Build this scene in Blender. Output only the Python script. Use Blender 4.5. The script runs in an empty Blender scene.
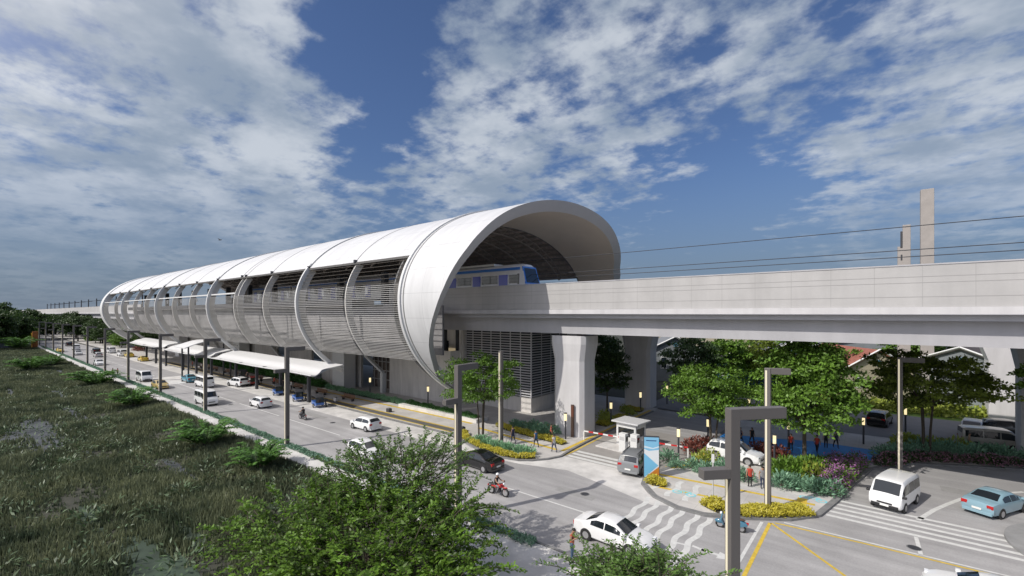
import bpy, bmesh, math, random
import numpy as np
from mathutils import Vector, Matrix
R = math.radians
random.seed(7); rng = np.random.default_rng(7)
S = bpy.context.scene
COL = S.collection

# ------------------------------------------------------------------ camera, sky, sun, exposure
F, CX, HY, H = 447.0, 512.0, 313.5, 13.5
YAW = math.atan((CX + 40) / F)
FWD = (-math.cos(YAW), math.sin(YAW)); RGT = (math.sin(YAW), math.cos(YAW))
cam = bpy.data.objects.new('camera', bpy.data.cameras.new('camera')); COL.objects.link(cam)
cam.location = (0, 0, H); cam.rotation_euler = (R(90), 0, R(90) - YAW)
cam.data.sensor_width = 36; cam.data.lens = F / 1024 * 36; cam.data.shift_y = (HY - 288) / 1024
cam.data.clip_start = 0.2; cam.data.clip_end = 6000
S.camera = cam

SUN_EL = 42.0; SUN_AZ = (0.40, 0.917)          # direction the light travels over the ground
sun = bpy.data.objects.new('sun', bpy.data.lights.new('sun', 'SUN')); COL.objects.link(sun)
sun.data.energy = 3.6; sun.data.angle = R(0.5); sun.data.color = (1.0, 0.95, 0.87)
ce, se = math.cos(R(SUN_EL)), math.sin(R(SUN_EL)); n = math.hypot(*SUN_AZ)
sun.rotation_euler = Vector((SUN_AZ[0] / n * ce, SUN_AZ[1] / n * ce, -se)).to_track_quat('-Z', 'Y').to_euler()

W = bpy.data.worlds.new('World'); S.world = W; W.use_nodes = True
nt = W.node_tree; nt.nodes.clear()
def N(t, **k):
    nd = nt.nodes.new(t)
    for a, v in k.items(): setattr(nd, a, v)
    return nd
def L(a, b): nt.links.new(a, b)
def mth(op, a, b=None, c=None):
    nd = N('ShaderNodeMath', operation=op)
    for i, v in enumerate((a, b, c)):
        if v is None: continue
        if isinstance(v, (int, float)): nd.inputs[i].default_value = v
        else: L(v, nd.inputs[i])
    return nd.outputs[0]
def mrange(v, a, b, c=0, d=1):
    nd = N('ShaderNodeMapRange', interpolation_type='SMOOTHSTEP'); L(v, nd.inputs[0])
    for i, x in enumerate((a, b, c, d)): nd.inputs[1 + i].default_value = x
    return nd.outputs[0]
def mixc(f, a, b):
    nd = N('ShaderNodeMix', data_type='RGBA')
    if isinstance(f, (int, float)): nd.inputs[0].default_value = f
    else: L(f, nd.inputs[0])
    for i, v in ((6, a), (7, b)):
        if isinstance(v, tuple): nd.inputs[i].default_value = v + (1,)
        else: L(v, nd.inputs[i])
    return nd.outputs[2]
sky = N('ShaderNodeTexSky', sky_type='NISHITA', sun_disc=False)
sky.sun_elevation = R(SUN_EL); sky.sun_rotation = math.atan2(-SUN_AZ[0], -SUN_AZ[1]); sky.air_density = 1.0; sky.dust_density = 0.4; sky.ozone_density = 3.0
tc = N('ShaderNodeTexCoord'); sep = N('ShaderNodeSeparateXYZ'); L(tc.outputs['Generated'], sep.inputs[0])
zz = mth('MAXIMUM', sep.outputs[2], 0.0)
den = mth('ADD', zz, 0.16)
comb = N('ShaderNodeCombineXYZ'); L(mth('DIVIDE', sep.outputs[0], den), comb.inputs[0]); L(mth('DIVIDE', sep.outputs[1], den), comb.inputs[1])
def noise(vec, scale, detail, rough, off=(0, 0, 0), sc=(1, 1, 1), rot=0):
    mp = N('ShaderNodeMapping'); L(vec, mp.inputs[0]); mp.inputs['Location'].default_value = off; mp.inputs['Scale'].default_value = sc; mp.inputs['Rotation'].default_value = (0, 0, R(rot))
    nz = N('ShaderNodeTexNoise'); L(mp.outputs[0], nz.inputs['Vector'])
    nz.inputs['Scale'].default_value = scale; nz.inputs['Detail'].default_value = detail; nz.inputs['Roughness'].default_value = rough
    return nz.outputs[0]
def pdir(px, py):                                     # direction of a spot in the sky
    a = (px - CX) / F
    v = Vector((FWD[0] + a * RGT[0], FWD[1] + a * RGT[1], (HY - py) / F)); return v.normalized()
def blob(px, py, rad, amp):
    dt = N('ShaderNodeVectorMath', operation='DOT_PRODUCT'); L(tc.outputs['Generated'], dt.inputs[0]); dt.inputs[1].default_value = pdir(px, py)
    return mrange(dt.outputs['Value'], math.cos(R(rad)), 1.0, 0, amp)
big = noise(comb.outputs[0], 0.62, 3, 0.5, (3.1, 1.7, 0))
midn = noise(comb.outputs[0], 2.4, 6, 0.6, (2.3, 8.2, 0))
puff = noise(comb.outputs[0], 7.5, 7, 0.58, (0.3, 5.2, 0))
streak = noise(comb.outputs[0], 1.7, 7, 0.62, (1.0, 0.4, 0), (0.55, 1.5, 1), -28)
cov = mth('ADD', mth('ADD', mth('MULTIPLY', big, 0.22), mth('MULTIPLY', midn, 0.38)), mth('ADD', mth('MULTIPLY', puff, 0.80), mth('MULTIPLY', streak, 0.42)))
for b in ((140, 90, 30, .14), (150, 210, 26, .07), (300, 95, 9, .07), (20, 15, 12, .08), (35, 82, 8, -.16), (385, 30, 11, -.20), (365, 110, 9, -.13), (480, 70, 11, .10), (470, 150, 9, .08), (345, 165, 6, -.08),
          (560, 90, 22, .09), (600, 30, 10, .05), (640, 150, 9, .03), (765, 40, 8, .06), (690, 225, 14, -.14), (700, 90, 7, -.10), (760, 150, 8, -.08), (860, 50, 9, -.12), (900, 125, 22, .10), (1000, 70, 16, .08), (760, 225, 10, -.12), (790, 185, 7, .05), (480, 225, 12, .05)):
    cov = mth('ADD', cov, blob(*b))
mask = mrange(cov, 0.85, 1.12)
mask = mth('MULTIPLY', mask, mrange(zz, 0.02, 0.30, 0.10, 0.86))
shade = mrange(noise(comb.outputs[0], 2.3, 5, 0.6, (7, 2, 0)), 0.35, 0.68)
cloudc = mixc(shade, (2.7, 3.3, 4.1), (5.5, 5.9, 6.4))
tint = mixc(mrange(zz, 0.0, 0.55), (0.52, 0.58, 0.70), (0.64, 0.69, 0.84))
mul = N('ShaderNodeMix', data_type='RGBA', blend_type='MULTIPLY'); mul.inputs[0].default_value = 1; L(sky.outputs[0], mul.inputs[6]); L(tint, mul.inputs[7])
hz = mixc(mrange(zz, 0.0, 0.33, 0.85, 0.0), mul.outputs[2], (1.35, 1.8, 2.55))
fin = mixc(mask, hz, cloudc)
# glow added to the sky around the sun, behind the camera, to lighten shadows
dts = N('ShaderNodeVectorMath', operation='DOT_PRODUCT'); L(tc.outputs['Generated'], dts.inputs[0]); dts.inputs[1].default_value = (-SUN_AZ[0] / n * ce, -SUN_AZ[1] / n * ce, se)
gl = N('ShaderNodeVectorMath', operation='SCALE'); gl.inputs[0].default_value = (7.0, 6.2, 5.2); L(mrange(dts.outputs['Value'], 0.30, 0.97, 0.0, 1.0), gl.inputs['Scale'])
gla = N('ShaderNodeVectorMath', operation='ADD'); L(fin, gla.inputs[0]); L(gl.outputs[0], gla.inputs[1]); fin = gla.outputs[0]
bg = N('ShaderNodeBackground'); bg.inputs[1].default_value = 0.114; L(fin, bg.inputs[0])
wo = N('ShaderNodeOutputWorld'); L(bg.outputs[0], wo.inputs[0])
S.view_settings.view_transform = 'Standard'; S.view_settings.look = 'None'; S.view_settings.gamma = 1; S.view_settings.exposure = 0.0
S.view_settings.use_curve_mapping = False
S.render.engine = 'CYCLES'

# ------------------------------------------------------------------ helpers
def at(px, py, z=0.0):
    a = (px - CX) / F; d = (z - H) / ((HY - py) / F)
    return (FWD[0] + a * RGT[0]) * d, (FWD[1] + a * RGT[1]) * d
MATS = {}
def mat(name, col, rough=0.6, metal=0.0, var=0.0, scale=1.0, bump=0.0, coat=0.0, emit=None, trans=0.0, detail=6, dark=None, spec=0.5):
    if name in MATS: return MATS[name]
    m = bpy.data.materials.new(name); m.use_nodes = True; t = m.node_tree; b = t.nodes['Principled BSDF']
    b.inputs['Base Color'].default_value = (*col, 1); b.inputs['Roughness'].default_value = rough; b.inputs['Metallic'].default_value = metal
    b.inputs['Coat Weight'].default_value = coat; b.inputs['Coat Roughness'].default_value = 0.06; b.inputs['Specular IOR Level'].default_value = spec
    if emit: b.inputs['Emission Color'].default_value = (*emit[0], 1); b.inputs['Emission Strength'].default_value = emit[1]
    if var or bump:
        c = t.nodes.new('ShaderNodeTexCoord'); z = t.nodes.new('ShaderNodeTexNoise'); t.links.new(c.outputs['Object'], z.inputs['Vector'])
        z.inputs['Scale'].default_value = scale; z.inputs['Detail'].default_value = detail; z.inputs['Roughness'].default_value = 0.65
        if var:
            r = t.nodes.new('ShaderNodeValToRGB'); t.links.new(z.outputs[0], r.inputs[0])
            lo = dark or tuple(x * (1 - var) for x in col); hi = tuple(min(1, x * (1 + var * 0.8)) for x in col)
            r.color_ramp.elements[0].position = 0.32; r.color_ramp.elements[1].position = 0.68
            r.color_ramp.elements[0].color = (*lo, 1); r.color_ramp.elements[1].color = (*hi, 1); t.links.new(r.outputs[0], b.inputs['Base Color'])
        if bump:
            bp = t.nodes.new('ShaderNodeBump'); bp.inputs['Strength'].default_value = bump; bp.inputs['Distance'].default_value = 0.05
            t.links.new(z.outputs[0], bp.inputs['Height']); t.links.new(bp.outputs[0], b.inputs['Normal'])
    if trans:
        tr = t.nodes.new('ShaderNodeBsdfTranslucent'); mx = t.nodes.new('ShaderNodeMixShader'); mx.inputs[0].default_value = trans
        o = t.nodes['Material Output']; t.links.new(b.outputs[0], mx.inputs[1]); t.links.new(tr.outputs[0], mx.inputs[2]); t.links.new(mx.outputs[0], o.inputs[0])
        tr.inputs[0].default_value = (*[min(1, x * 1.3) for x in col], 1)
        if var: t.links.new(r.outputs[0], tr.inputs[0])
    MATS[name] = m; return m
def panel_mat(name, col, sx, sy, sz, groove=0.55, width=0.012, rough=0.5, var=0.05):
    """grooves every sx / sy / sz metres in object space (0 = none)"""
    if name in MATS: return MATS[name]
    m = mat(name, col, rough, var=var, scale=0.35); t = m.node_tree; b = t.nodes['Principled BSDF']
    src = b.inputs['Base Color'].links[0].from_socket
    c = t.nodes.new('ShaderNodeTexCoord'); s = t.nodes.new('ShaderNodeSeparateXYZ'); t.links.new(c.outputs['Object'], s.inputs[0])
    tot = None
    def M(op, a, b2):
        q = t.nodes.new('ShaderNodeMath'); q.operation = op
        for i, v in enumerate((a, b2)):
            if isinstance(v, (int, float)): q.inputs[i].default_value = v
            else: t.links.new(v, q.inputs[i])
        return q.outputs[0]
    for i, st in enumerate((sx, sy, sz)):
        if not st: continue
        fr = M('FRACT', M('DIVIDE', s.outputs[i], st), 0); g = M('LESS_THAN', fr, width * 2 / st)
        tot = g if tot is None else M('MAXIMUM', tot, g)
    mx = t.nodes.new('ShaderNodeMix'); mx.data_type = 'RGBA'; t.links.new(tot, mx.inputs[0]); t.links.new(src, mx.inputs[6]); mx.inputs[7].default_value = (*[x * groove for x in col], 1)
    t.links.new(mx.outputs[2], b.inputs['Base Color']); return m

class MB:
    def __init__(s): s.v = []; s.f = []
    def add(s, vs, fs):
        o = len(s.v); s.v += [tuple(p) for p in vs]; s.f += [tuple(i + o for i in f) for f in fs]; return s
    def box(s, x0, x1, y0, y1, z0, z1, rz=0, piv=None):
        vs = [(x, y, z) for z in (z0, z1) for x, y in ((x0, y0), (x1, y0), (x1, y1), (x0, y1))]
        if rz:
            px, py = piv or ((x0 + x1) / 2, (y0 + y1) / 2); c, q = math.cos(rz), math.sin(rz)
            vs = [(px + (x - px) * c - (y - py) * q, py + (x - px) * q + (y - py) * c, z) for x, y, z in vs]
        return s.add(vs, [(3, 2, 1, 0), (4, 5, 6, 7), (0, 1, 5, 4), (1, 2, 6, 5), (2, 3, 7, 6), (3, 0, 4, 7)])
    def tube(s, pts, rad, n=8, cap=True):
        pts = [Vector(p) for p in pts]; rs = rad if isinstance(rad, (list, tuple)) else [rad] * len(pts); vs = []; fs = []
        for i, p in enumerate(pts):
            d = (pts[min(i + 1, len(pts) - 1)] - pts[max(i - 1, 0)]).normalized()
            u = d.cross(Vector((0, 0, 1)) if abs(d.z) < .9 else Vector((1, 0, 0))).normalized(); w = d.cross(u)
            for k in range(n):
                a = 2 * math.pi * k / n; vs.append(p + (u * math.cos(a) + w * math.sin(a)) * rs[i])
        for i in range(len(pts) - 1):
            for k in range(n): fs.append((i * n + k, i * n + (k + 1) % n, (i + 1) * n + (k + 1) % n, (i + 1) * n + k))
        if cap: fs += [tuple(range(n))[::-1], tuple((len(pts) - 1) * n + k for k in range(n))]
        return s.add(vs, fs)
    def prism(s, poly, z0, z1):
        a = sum(poly[i][0] * poly[(i + 1) % len(poly)][1] - poly[(i + 1) % len(poly)][0] * poly[i][1] for i in range(len(poly)))
        if a < 0: poly = poly[::-1]
        n = len(poly); vs = [(x, y, z0) for x, y in poly] + [(x, y, z1) for x, y in poly]
        return s.add(vs, [tuple(range(n))[::-1], tuple(range(n, 2 * n))] + [(i, (i + 1) % n, n + (i + 1) % n, n + i) for i in range(n)])
    def sheet(s, poly, z):
        a = sum(poly[i][0] * poly[(i + 1) % len(poly)][1] - poly[(i + 1) % len(poly)][0] * poly[i][1] for i in range(len(poly)))
        if a < 0: poly = poly[::-1]
        return s.add([(x, y, z) for x, y in poly], [tuple(range(len(poly)))])
    def strip(s, line, w, z):
        vs = []; fs = []
        for i, p in enumerate(line):
            a = Vector(line[max(i - 1, 0)]); b = Vector(line[min(i + 1, len(line) - 1)]); d = (b - a).normalized(); q = Vector((-d.y, d.x)) * w / 2
            vs += [(p[0] + q.x, p[1] + q.y, z), (p[0] - q.x, p[1] - q.y, z)]
        for i in range(len(line) - 1): fs.append((2 * i + 1, 2 * i + 3, 2 * i + 2, 2 * i))
        return s.add(vs, fs)
    def loft(s, rings, closed=True, cap=True):
        n = len(rings[0]); vs = [p for r in rings for p in r]; fs = []
        for i in range(len(rings) - 1):
            for k in range(n if closed else n - 1): fs.append((i * n + k, i * n + (k + 1) % n, (i + 1) * n + (k + 1) % n, (i + 1) * n + k))
        if cap: fs += [tuple(range(n))[::-1], tuple((len(rings) - 1) * n + k for k in range(n))]
        return s.add(vs, fs)
    def ell(s, c, r, n=10, m=7, half=False):
        rings = []
        for j in range(m + 1):
            th = math.pi * (j / m) * (.5 if half else 1)
            rings.append([(c[0] + r[0] * math.sin(th) * math.cos(2 * math.pi * k / n), c[1] + r[1] * math.sin(th) * math.sin(2 * math.pi * k / n), c[2] + r[2] * math.cos(th)) for k in range(n)])
        return s.loft(rings[::-1])
    def build(s, name, m, parent=None, smooth=None, bevel=0, fix=False):
        me = bpy.data.meshes.new(name); me.from_pydata(s.v, [], s.f)
        ms = m if isinstance(m, (list, tuple)) else [m]
        for q in ms: me.materials.append(q)
        if fix:
            bm = bmesh.new(); bm.from_mesh(me); bmesh.ops.recalc_face_normals(bm, faces=bm.faces); bm.to_mesh(me); bm.free()
        if smooth: me.shade_smooth() if smooth is True else (me.shade_smooth(), me.set_sharp_from_angle(angle=R(smooth)))
        me.update()
        o = bpy.data.objects.new(name, me); COL.objects.link(o)
        if parent: o.parent = parent
        if bevel:
            b = o.modifiers.new('bevel', 'BEVEL'); b.width = bevel; b.segments = 2; b.limit_method = 'ANGLE'
        return o
def npmesh(name, verts, nper, m, parent=None, extra=None):
    """verts (k*nper,3): k separate n-gons"""
    k = len(verts) // nper; me = bpy.data.meshes.new(name)
    me.vertices.add(len(verts)); me.vertices.foreach_set('co', np.ascontiguousarray(verts, dtype=np.float32).ravel())
    me.loops.add(len(verts)); me.loops.foreach_set('vertex_index', np.arange(len(verts), dtype=np.int32))
    me.polygons.add(k); me.polygons.foreach_set('loop_start', np.arange(0, len(verts), nper, dtype=np.int32)); me.polygons.foreach_set('loop_total', np.full(k, nper, dtype=np.int32))
    me.materials.append(m); me.update(calc_edges=True)
    o = bpy.data.objects.new(name, me); COL.objects.link(o)
    if parent: o.parent = parent
    return o
def tag(o, label, cat, group=None, kind=None):
    if label: o['label'] = label
    if cat: o['category'] = cat
    if group: o['group'] = group
    if kind: o['kind'] = kind
    return o
def thing(name, label, cat, loc=(0, 0, 0), rz=0.0, group=None, sc=1.0):
    o = bpy.data.objects.new(name, None); COL.objects.link(o); o.location = loc if len(loc) == 3 else (*loc, 0); o.rotation_euler = (0, 0, rz); o.scale = (sc, sc, sc); o.empty_display_size = .3
    return tag(o, label, cat, group)
def dup(root, loc, rz=0.0, label=None, sc=None, group=None):
    r = root.copy(); COL.objects.link(r); r.location = loc if len(loc) == 3 else (*loc, 0); r.rotation_euler = (0, 0, rz)
    if sc: r.scale = (sc, sc, sc) if isinstance(sc, (int, float)) else sc
    if label: r['label'] = label
    if group: r['group'] = group
    for ch in list(root.children):
        c = ch.copy(); COL.objects.link(c); c.parent = r
        for g in list(ch.children):
            d = g.copy(); COL.objects.link(d); d.parent = c
    return r
def struct(o, kind='structure'): o['kind'] = kind; return o

# ------------------------------------------------------------------ materials
def stain(m, sc, lo=.80, hi=1.06, name=None):
    """weather streaks: noise stretched along one axis multiplies the base colour"""
    t = m.node_tree; b = t.nodes['Principled BSDF']; src = b.inputs['Base Color'].links[0].from_socket
    c = t.nodes.new('ShaderNodeTexCoord'); mp = t.nodes.new('ShaderNodeMapping'); mp.inputs['Scale'].default_value = sc; t.links.new(c.outputs['Object'], mp.inputs[0])
    z = t.nodes.new('ShaderNodeTexNoise'); z.inputs['Scale'].default_value = 1.0; z.inputs['Detail'].default_value = 7; z.inputs['Roughness'].default_value = .62; t.links.new(mp.outputs[0], z.inputs['Vector'])
    mr = t.nodes.new('ShaderNodeMapRange'); t.links.new(z.outputs[0], mr.inputs[0]); mr.inputs[1].default_value = .32; mr.inputs[2].default_value = .6; mr.inputs[3].default_value = lo; mr.inputs[4].default_value = hi
    vm = t.nodes.new('ShaderNodeVectorMath'); vm.operation = 'SCALE'; t.links.new(src, vm.inputs[0]); t.links.new(mr.outputs[0], vm.inputs['Scale']); t.links.new(vm.outputs[0], b.inputs['Base Color']); return m
def asphalt_mat():
    m = mat('asphalt', (.36, .352, .352), .85, var=.14, scale=.25, bump=.15, detail=10); t = m.node_tree; b = t.nodes['Principled BSDF']
    src = b.inputs['Base Color'].links[0].from_socket
    c = t.nodes.new('ShaderNodeTexCoord'); mp = t.nodes.new('ShaderNodeMapping'); mp.inputs['Scale'].default_value = (.06, 1.1, 1); t.links.new(c.outputs['Object'], mp.inputs[0])
    z = t.nodes.new('ShaderNodeTexNoise'); z.inputs['Scale'].default_value = 1.0; z.inputs['Detail'].default_value = 4; t.links.new(mp.outputs[0], z.inputs['Vector'])
    mr = t.nodes.new('ShaderNodeMapRange'); t.links.new(z.outputs[0], mr.inputs[0]); mr.inputs[1].default_value = .35; mr.inputs[2].default_value = .7; mr.inputs[3].default_value = .86; mr.inputs[4].default_value = 1.08
    f = t.nodes.new('ShaderNodeTexNoise'); f.inputs['Scale'].default_value = 9; f.inputs['Detail'].default_value = 3; t.links.new(c.outputs['Object'], f.inputs['Vector'])
    mr2 = t.nodes.new('ShaderNodeMapRange'); t.links.new(f.outputs[0], mr2.inputs[0]); mr2.inputs[3].default_value = .82; mr2.inputs[4].default_value = 1.18
    q = t.nodes.new('ShaderNodeMath'); q.operation = 'MULTIPLY'; t.links.new(mr.outputs[0], q.inputs[0]); t.links.new(mr2.outputs[0], q.inputs[1])
    vm = t.nodes.new('ShaderNodeVectorMath'); vm.operation = 'SCALE'; t.links.new(src, vm.inputs[0]); t.links.new(q.outputs[0], vm.inputs['Scale']); t.links.new(vm.outputs[0], b.inputs['Base Color'])
    return m
ASPH = asphalt_mat()
PAVE = panel_mat('paving', (.53, .51, .49), 1.2, 1.2, 0, .75, .012, .8, .12)
CONC_L = mat('pale_concrete', (.60, .585, .565), .8, var=.10, scale=.5, detail=8)
KERB = mat('kerb_concrete', (.20, .20, .20), .85, var=.2, scale=2)
WHITE_L = mat('white_line', (.62, .62, .605), .7, var=.14, scale=3, detail=8)
YELL_L = mat('yellow_line', (.62, .44, .06), .7, var=.2, scale=3, detail=8)
BLUE_L = mat('blue_lane_paint', (.035, .27, .72), .7, var=.12, scale=1)
CYAN_L = mat('cyan_marking', (.25, .62, .68), .7)
WHITE = panel_mat('white_cladding', (.67, .67, .675), 3.0, 0, 2.6, .72, .018, .42, .03)
WHITEP = mat('white_paint', (.70, .70, .695), .45, var=.03, scale=.6)
SOFFIT = mat('soffit_panels', (.82, .70, .56), .26, var=.04, scale=.3)
CEIL = mat('dark_ceiling', (.62, .53, .46), .8, var=.4, scale=1.5)
SLAT = mat('slat_metal', (.52, .51, .495), .45, var=.06, scale=.5)
RIBM = mat('rib_paint', (.66, .64, .61), .5)
VIA = panel_mat('parapet_panels', (.445, .435, .43), 2.5, 0, 0, .84, .02, .7, .07)
CONC = mat('viaduct_concrete', (.44, .435, .455), .8, var=.06, scale=.3, detail=8)
PIERM = mat('pier_concrete', (.57, .56, .57), .8, var=.05, scale=.4, detail=8)
WALLM = panel_mat('station_wall', (.66, .63, .60), 4.0, 0, 0, .7, .02, .8, .06)
stain(VIA, (.6, .6, .10), .93, 1.03); stain(CONC, (.6, .6, .12), .92, 1.03); stain(PIERM, (1.0, 1.0, .12), .90, 1.04); stain(WALLM, (1.0, 1.0, .15), .85); stain(WHITE, (.9, .12, .12), .90, 1.03); stain(CONC_L, (.5, .5, .5), .86); stain(PAVE, (.4, .4, .4), .86)
DARK = mat('dark_metal', (.045, .047, .055), .5)
POLE = mat('lamp_post_paint', (.13, .12, .115), .45)
STRIP = mat('lamp_strip', (.35, .33, .27), .4, emit=((1, .88, .62), .55))
GLOW = mat('lamp_glass', (.35, .32, .22), .4, emit=((1, .82, .45), 1.1))
TYRE = mat('tyre', (.02, .02, .02), .8); RIM = mat('wheel_rim', (.55, .55, .56), .3, .8)
GLASS = mat('car_glass', (.015, .02, .025), .05, spec=.8)
HEADL = mat('headlamp', (.8, .82, .85), .1); TAILL = mat('tail_lamp', (.45, .015, .015), .2)
BLACKP = mat('black_plastic', (.02, .02, .022), .5)
PLATE = mat('number_plate', (.75, .75, .72), .5)
BARK = mat('bark', (.075, .06, .045), .9, var=.3, scale=6)
def leafm(name, col, var=.55, tr=.28, sc=1.6, dark=None): return mat(name, col, .5, var=var, scale=sc, trans=tr, detail=3, dark=dark)
LEAF = leafm('tree_leaf', (.14, .26, .034)); LEAF2 = leafm('tree_leaf_fresh', (.125, .235, .03)); LEAFO = leafm('tree_leaf_olive', (.17, .23, .03))
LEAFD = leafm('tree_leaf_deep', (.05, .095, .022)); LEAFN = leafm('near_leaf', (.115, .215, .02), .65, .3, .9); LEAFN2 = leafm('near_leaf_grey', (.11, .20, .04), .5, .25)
TEAL = leafm('teal_leaf', (.20, .36, .23), .4, .2, 3); HEDGEG = leafm('hedge_leaf', (.07, .20, .04), .5, .2, 3); YEL = leafm('yellow_leaf', (.56, .50, .06), .35, .35, 4)
FERN = leafm('fern_leaf', (.10, .225, .04), .5, .25, 2); MINT = leafm('mint_leaf', (.24, .44, .25), .35, .2, 3); LIME = leafm('lime_leaf', (.32, .38, .06), .5, .25, 3)
PURP = leafm('purple_petal', (.36, .15, .34), .5, .2, 6); PINK = leafm('pink_petal', (.30, .15, .20), .5, .2, 6); REDF = leafm('red_foliage', (.22, .07, .05), .5, .2, 4)

# ------------------------------------------------------------------ ground
def ground_mat():
    m = mat('field_ground', (.05, .05, .035), .9, var=.5, scale=.12, bump=.3, detail=10, dark=(.022, .024, .018)); return m
gm = MB(); gm.sheet([(-3000, -3000), (3000, -3000), (3000, 3000), (-3000, 3000)], -.05)
struct(gm.build('ground', ground_mat()))
# mud flats with a wet sheen between the grass
MUD = mat('wet_mud', (.075, .082, .088), .6, var=.45, scale=.22, detail=8, bump=.1); MOSS = mat('mossy_mud', (.045, .07, .045), .75, var=.6, scale=.3, detail=8)
def wobble(cx, cy, rx, ry, n=36, amp=.22, seed=1, rot=0):
    q = random.Random(seed); ph = [q.uniform(0, 6.28) for _ in range(4)]; out = []
    for k in range(n):
        a = 2 * math.pi * k / n; r = 1 + amp * (math.sin(2 * a + ph[0]) * .5 + math.sin(3 * a + ph[1]) * .5 + math.sin(5 * a + ph[2]) * .35)
        x, y = rx * r * math.cos(a), ry * r * math.sin(a); out.append((cx + x * math.cos(rot) - y * math.sin(rot), cy + x * math.sin(rot) + y * math.cos(rot)))
    return out
PATCH = []
for i, (px, py, rx, ry, mm) in enumerate(((38, 431, 19, 3.2, MUD), (70, 412, 9, 1.0, MUD), (150, 568, 6, 1.5, MOSS), (60, 395, 9, .8, MUD), (10, 392, 12, .9, MUD), (190, 535, 3, .6, MOSS), (180, 470, 5, .5, MUD), (90, 520, 3.5, .5, MOSS), (60, 372, 14, .9, MUD))):
    x, y = at(px, py); PATCH.append((x, y, rx, ry)); m = MB(); m.sheet(wobble(x, y, rx, ry, seed=i), -.03 + .002 * i); struct(m.build('mud', mm))

# ------------------------------------------------------------------ roads and pavements
m = MB(); m.sheet([(-900, 21.3), (120, 21.3), (120, 76), (-15, 76), (-26, 66), (-24, 33.5), (-900, 33.5)], 0.0); struct(m.build('road', ASPH))
def kerb_line(line, top=.135, w=.25, m_=KERB):
    k = MB(); vs = []; fs = []
    for i, p in enumerate(line):
        a = Vector(line[max(i - 1, 0)]); b = Vector(line[min(i + 1, len(line) - 1)]); d = (b - a).normalized(); q = Vector((-d.y, d.x)) * w / 2
        vs += [(p[0] + q.x, p[1] + q.y, -.1), (p[0] + q.x, p[1] + q.y, top), (p[0] - q.x, p[1] - q.y, top), (p[0] - q.x, p[1] - q.y, -.1)]
    for i in range(len(line) - 1):
        for j in range(3): fs.append((4 * i + j, 4 * i + j + 1, 4 * i + j + 5, 4 * i + j + 4))
    fs += [(0, 1, 2, 3), tuple(4 * (len(line) - 1) + j for j in (3, 2, 1, 0))]
    k.add(vs, fs); return struct(k.build('kerb', m_, fix=True))
# near side pavement
near = [(-900, 19.1), (-24, 19.1), (-16, 16.2), (-2, 15.6), (60, 15.6), (60, 21.0), (-13.5, 21.15), (-900, 20.45)]
m = MB(); m.prism(near, -.1, .12); struct(m.build('pavement', CONC_L))
m = MB(); m.prism([(-900, 20.5), (-15, 20.5), (-15, 21.2), (-900, 21.2)], -.1, .06); struct(m.build('verge', mat('verge_soil', (.06, .055, .04), .9)))
kerb_line([(-900, 21.3), (-13.2, 21.3), (60, 21.3)], w=.18)
# forecourt in front of the station, with the rounded island end at the car park entrance
isl = [(-900, 34.4), (-37.5, 34.4), (-35.8, 34.3), (-34.2, 33.6), (-31.4, 32.6), (-29, 32.05), (-27.1, 31.8), (-25.3, 32.2), (-24.3, 33.0), (-23.4, 34.2), (-22.9, 35.6), (-23.2, 38), (-23.4, 41), (-23.6, 47), (-23.6, 60)]
m = MB(); m.prism(isl + [(-24, 66), (-900, 66)], -.1, .12); struct(m.build('forecourt', PAVE))
kerb_line(isl)
# right-hand island with plaza and planting
CR = [(-13.2, 60), (-13.2, 46), (-13.3, 41.5), (-14.0, 38), (-14.6, 35.6), (-14.1, 33.9), (-12.5, 32.1), (-10.6, 31.25), (-8.8, 31.3), (-6.9, 32.3), (-4.3, 34.1), (-2.9, 36.0), (-2.15, 39.5), (-1.6, 43), (-.3, 49.4), (2.5, 53.6), (9.8, 57.6), (40, 62)]
m = MB(); m.prism(CR + [(40, 64), (-13.2, 64)], -.1, .12); struct(m.build('plaza', PAVE))
kerb_line(CR, w=.4, top=.15)
# median nose at the right edge
mn = [(9.5 + 3.4 * math.cos(a) * (1 if math.cos(a) < 0 else 9), 39.3 + 4.2 * math.sin(a)) for a in [2 * math.pi * k / 40 for k in range(40)]]
m = MB(); m.prism(mn, -.1, .16); struct(m.build('median', mat('median_concrete', (.27, .27, .27), .85, var=.15, scale=1)))
# pale lay-by and entrance apron
ap = [(-230, 31.1), (-30, 31.0), (-24.8, 31.6), (-20.5, 32.9), (-16.5, 31.9), (-12.2, 30.7), (-11.2, 31.3), (-13.2, 32.5), (-14.4, 34), (-14.7, 36), (-22.9, 36), (-23.0, 35.2), (-24.2, 32.8), (-27, 31.55), (-31.6, 32.4), (-34.4, 33.5), (-37.5, 34.2), (-230, 34.2)]
m = MB(); m.sheet(ap, .004); struct(m.build('layby', CONC_L))
m = MB(); m.sheet([(-23.0, 36), (-14.7, 36), (-13.6, 39.5), (-13.3, 41.5), (-13.3, 50), (-23.5, 50), (-23.3, 41)], .004)
struct(m.build('driveway', mat('driveway_asphalt', (.30, .285, .27), .85, var=.12, scale=.8, detail=8)))
m = MB(); m.sheet([(-104, 21.5), (-104, 31.2), (-117, 31.2), (-117, 21.5)], .0035); struct(m.build('crossing_table', CONC_L))
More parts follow.
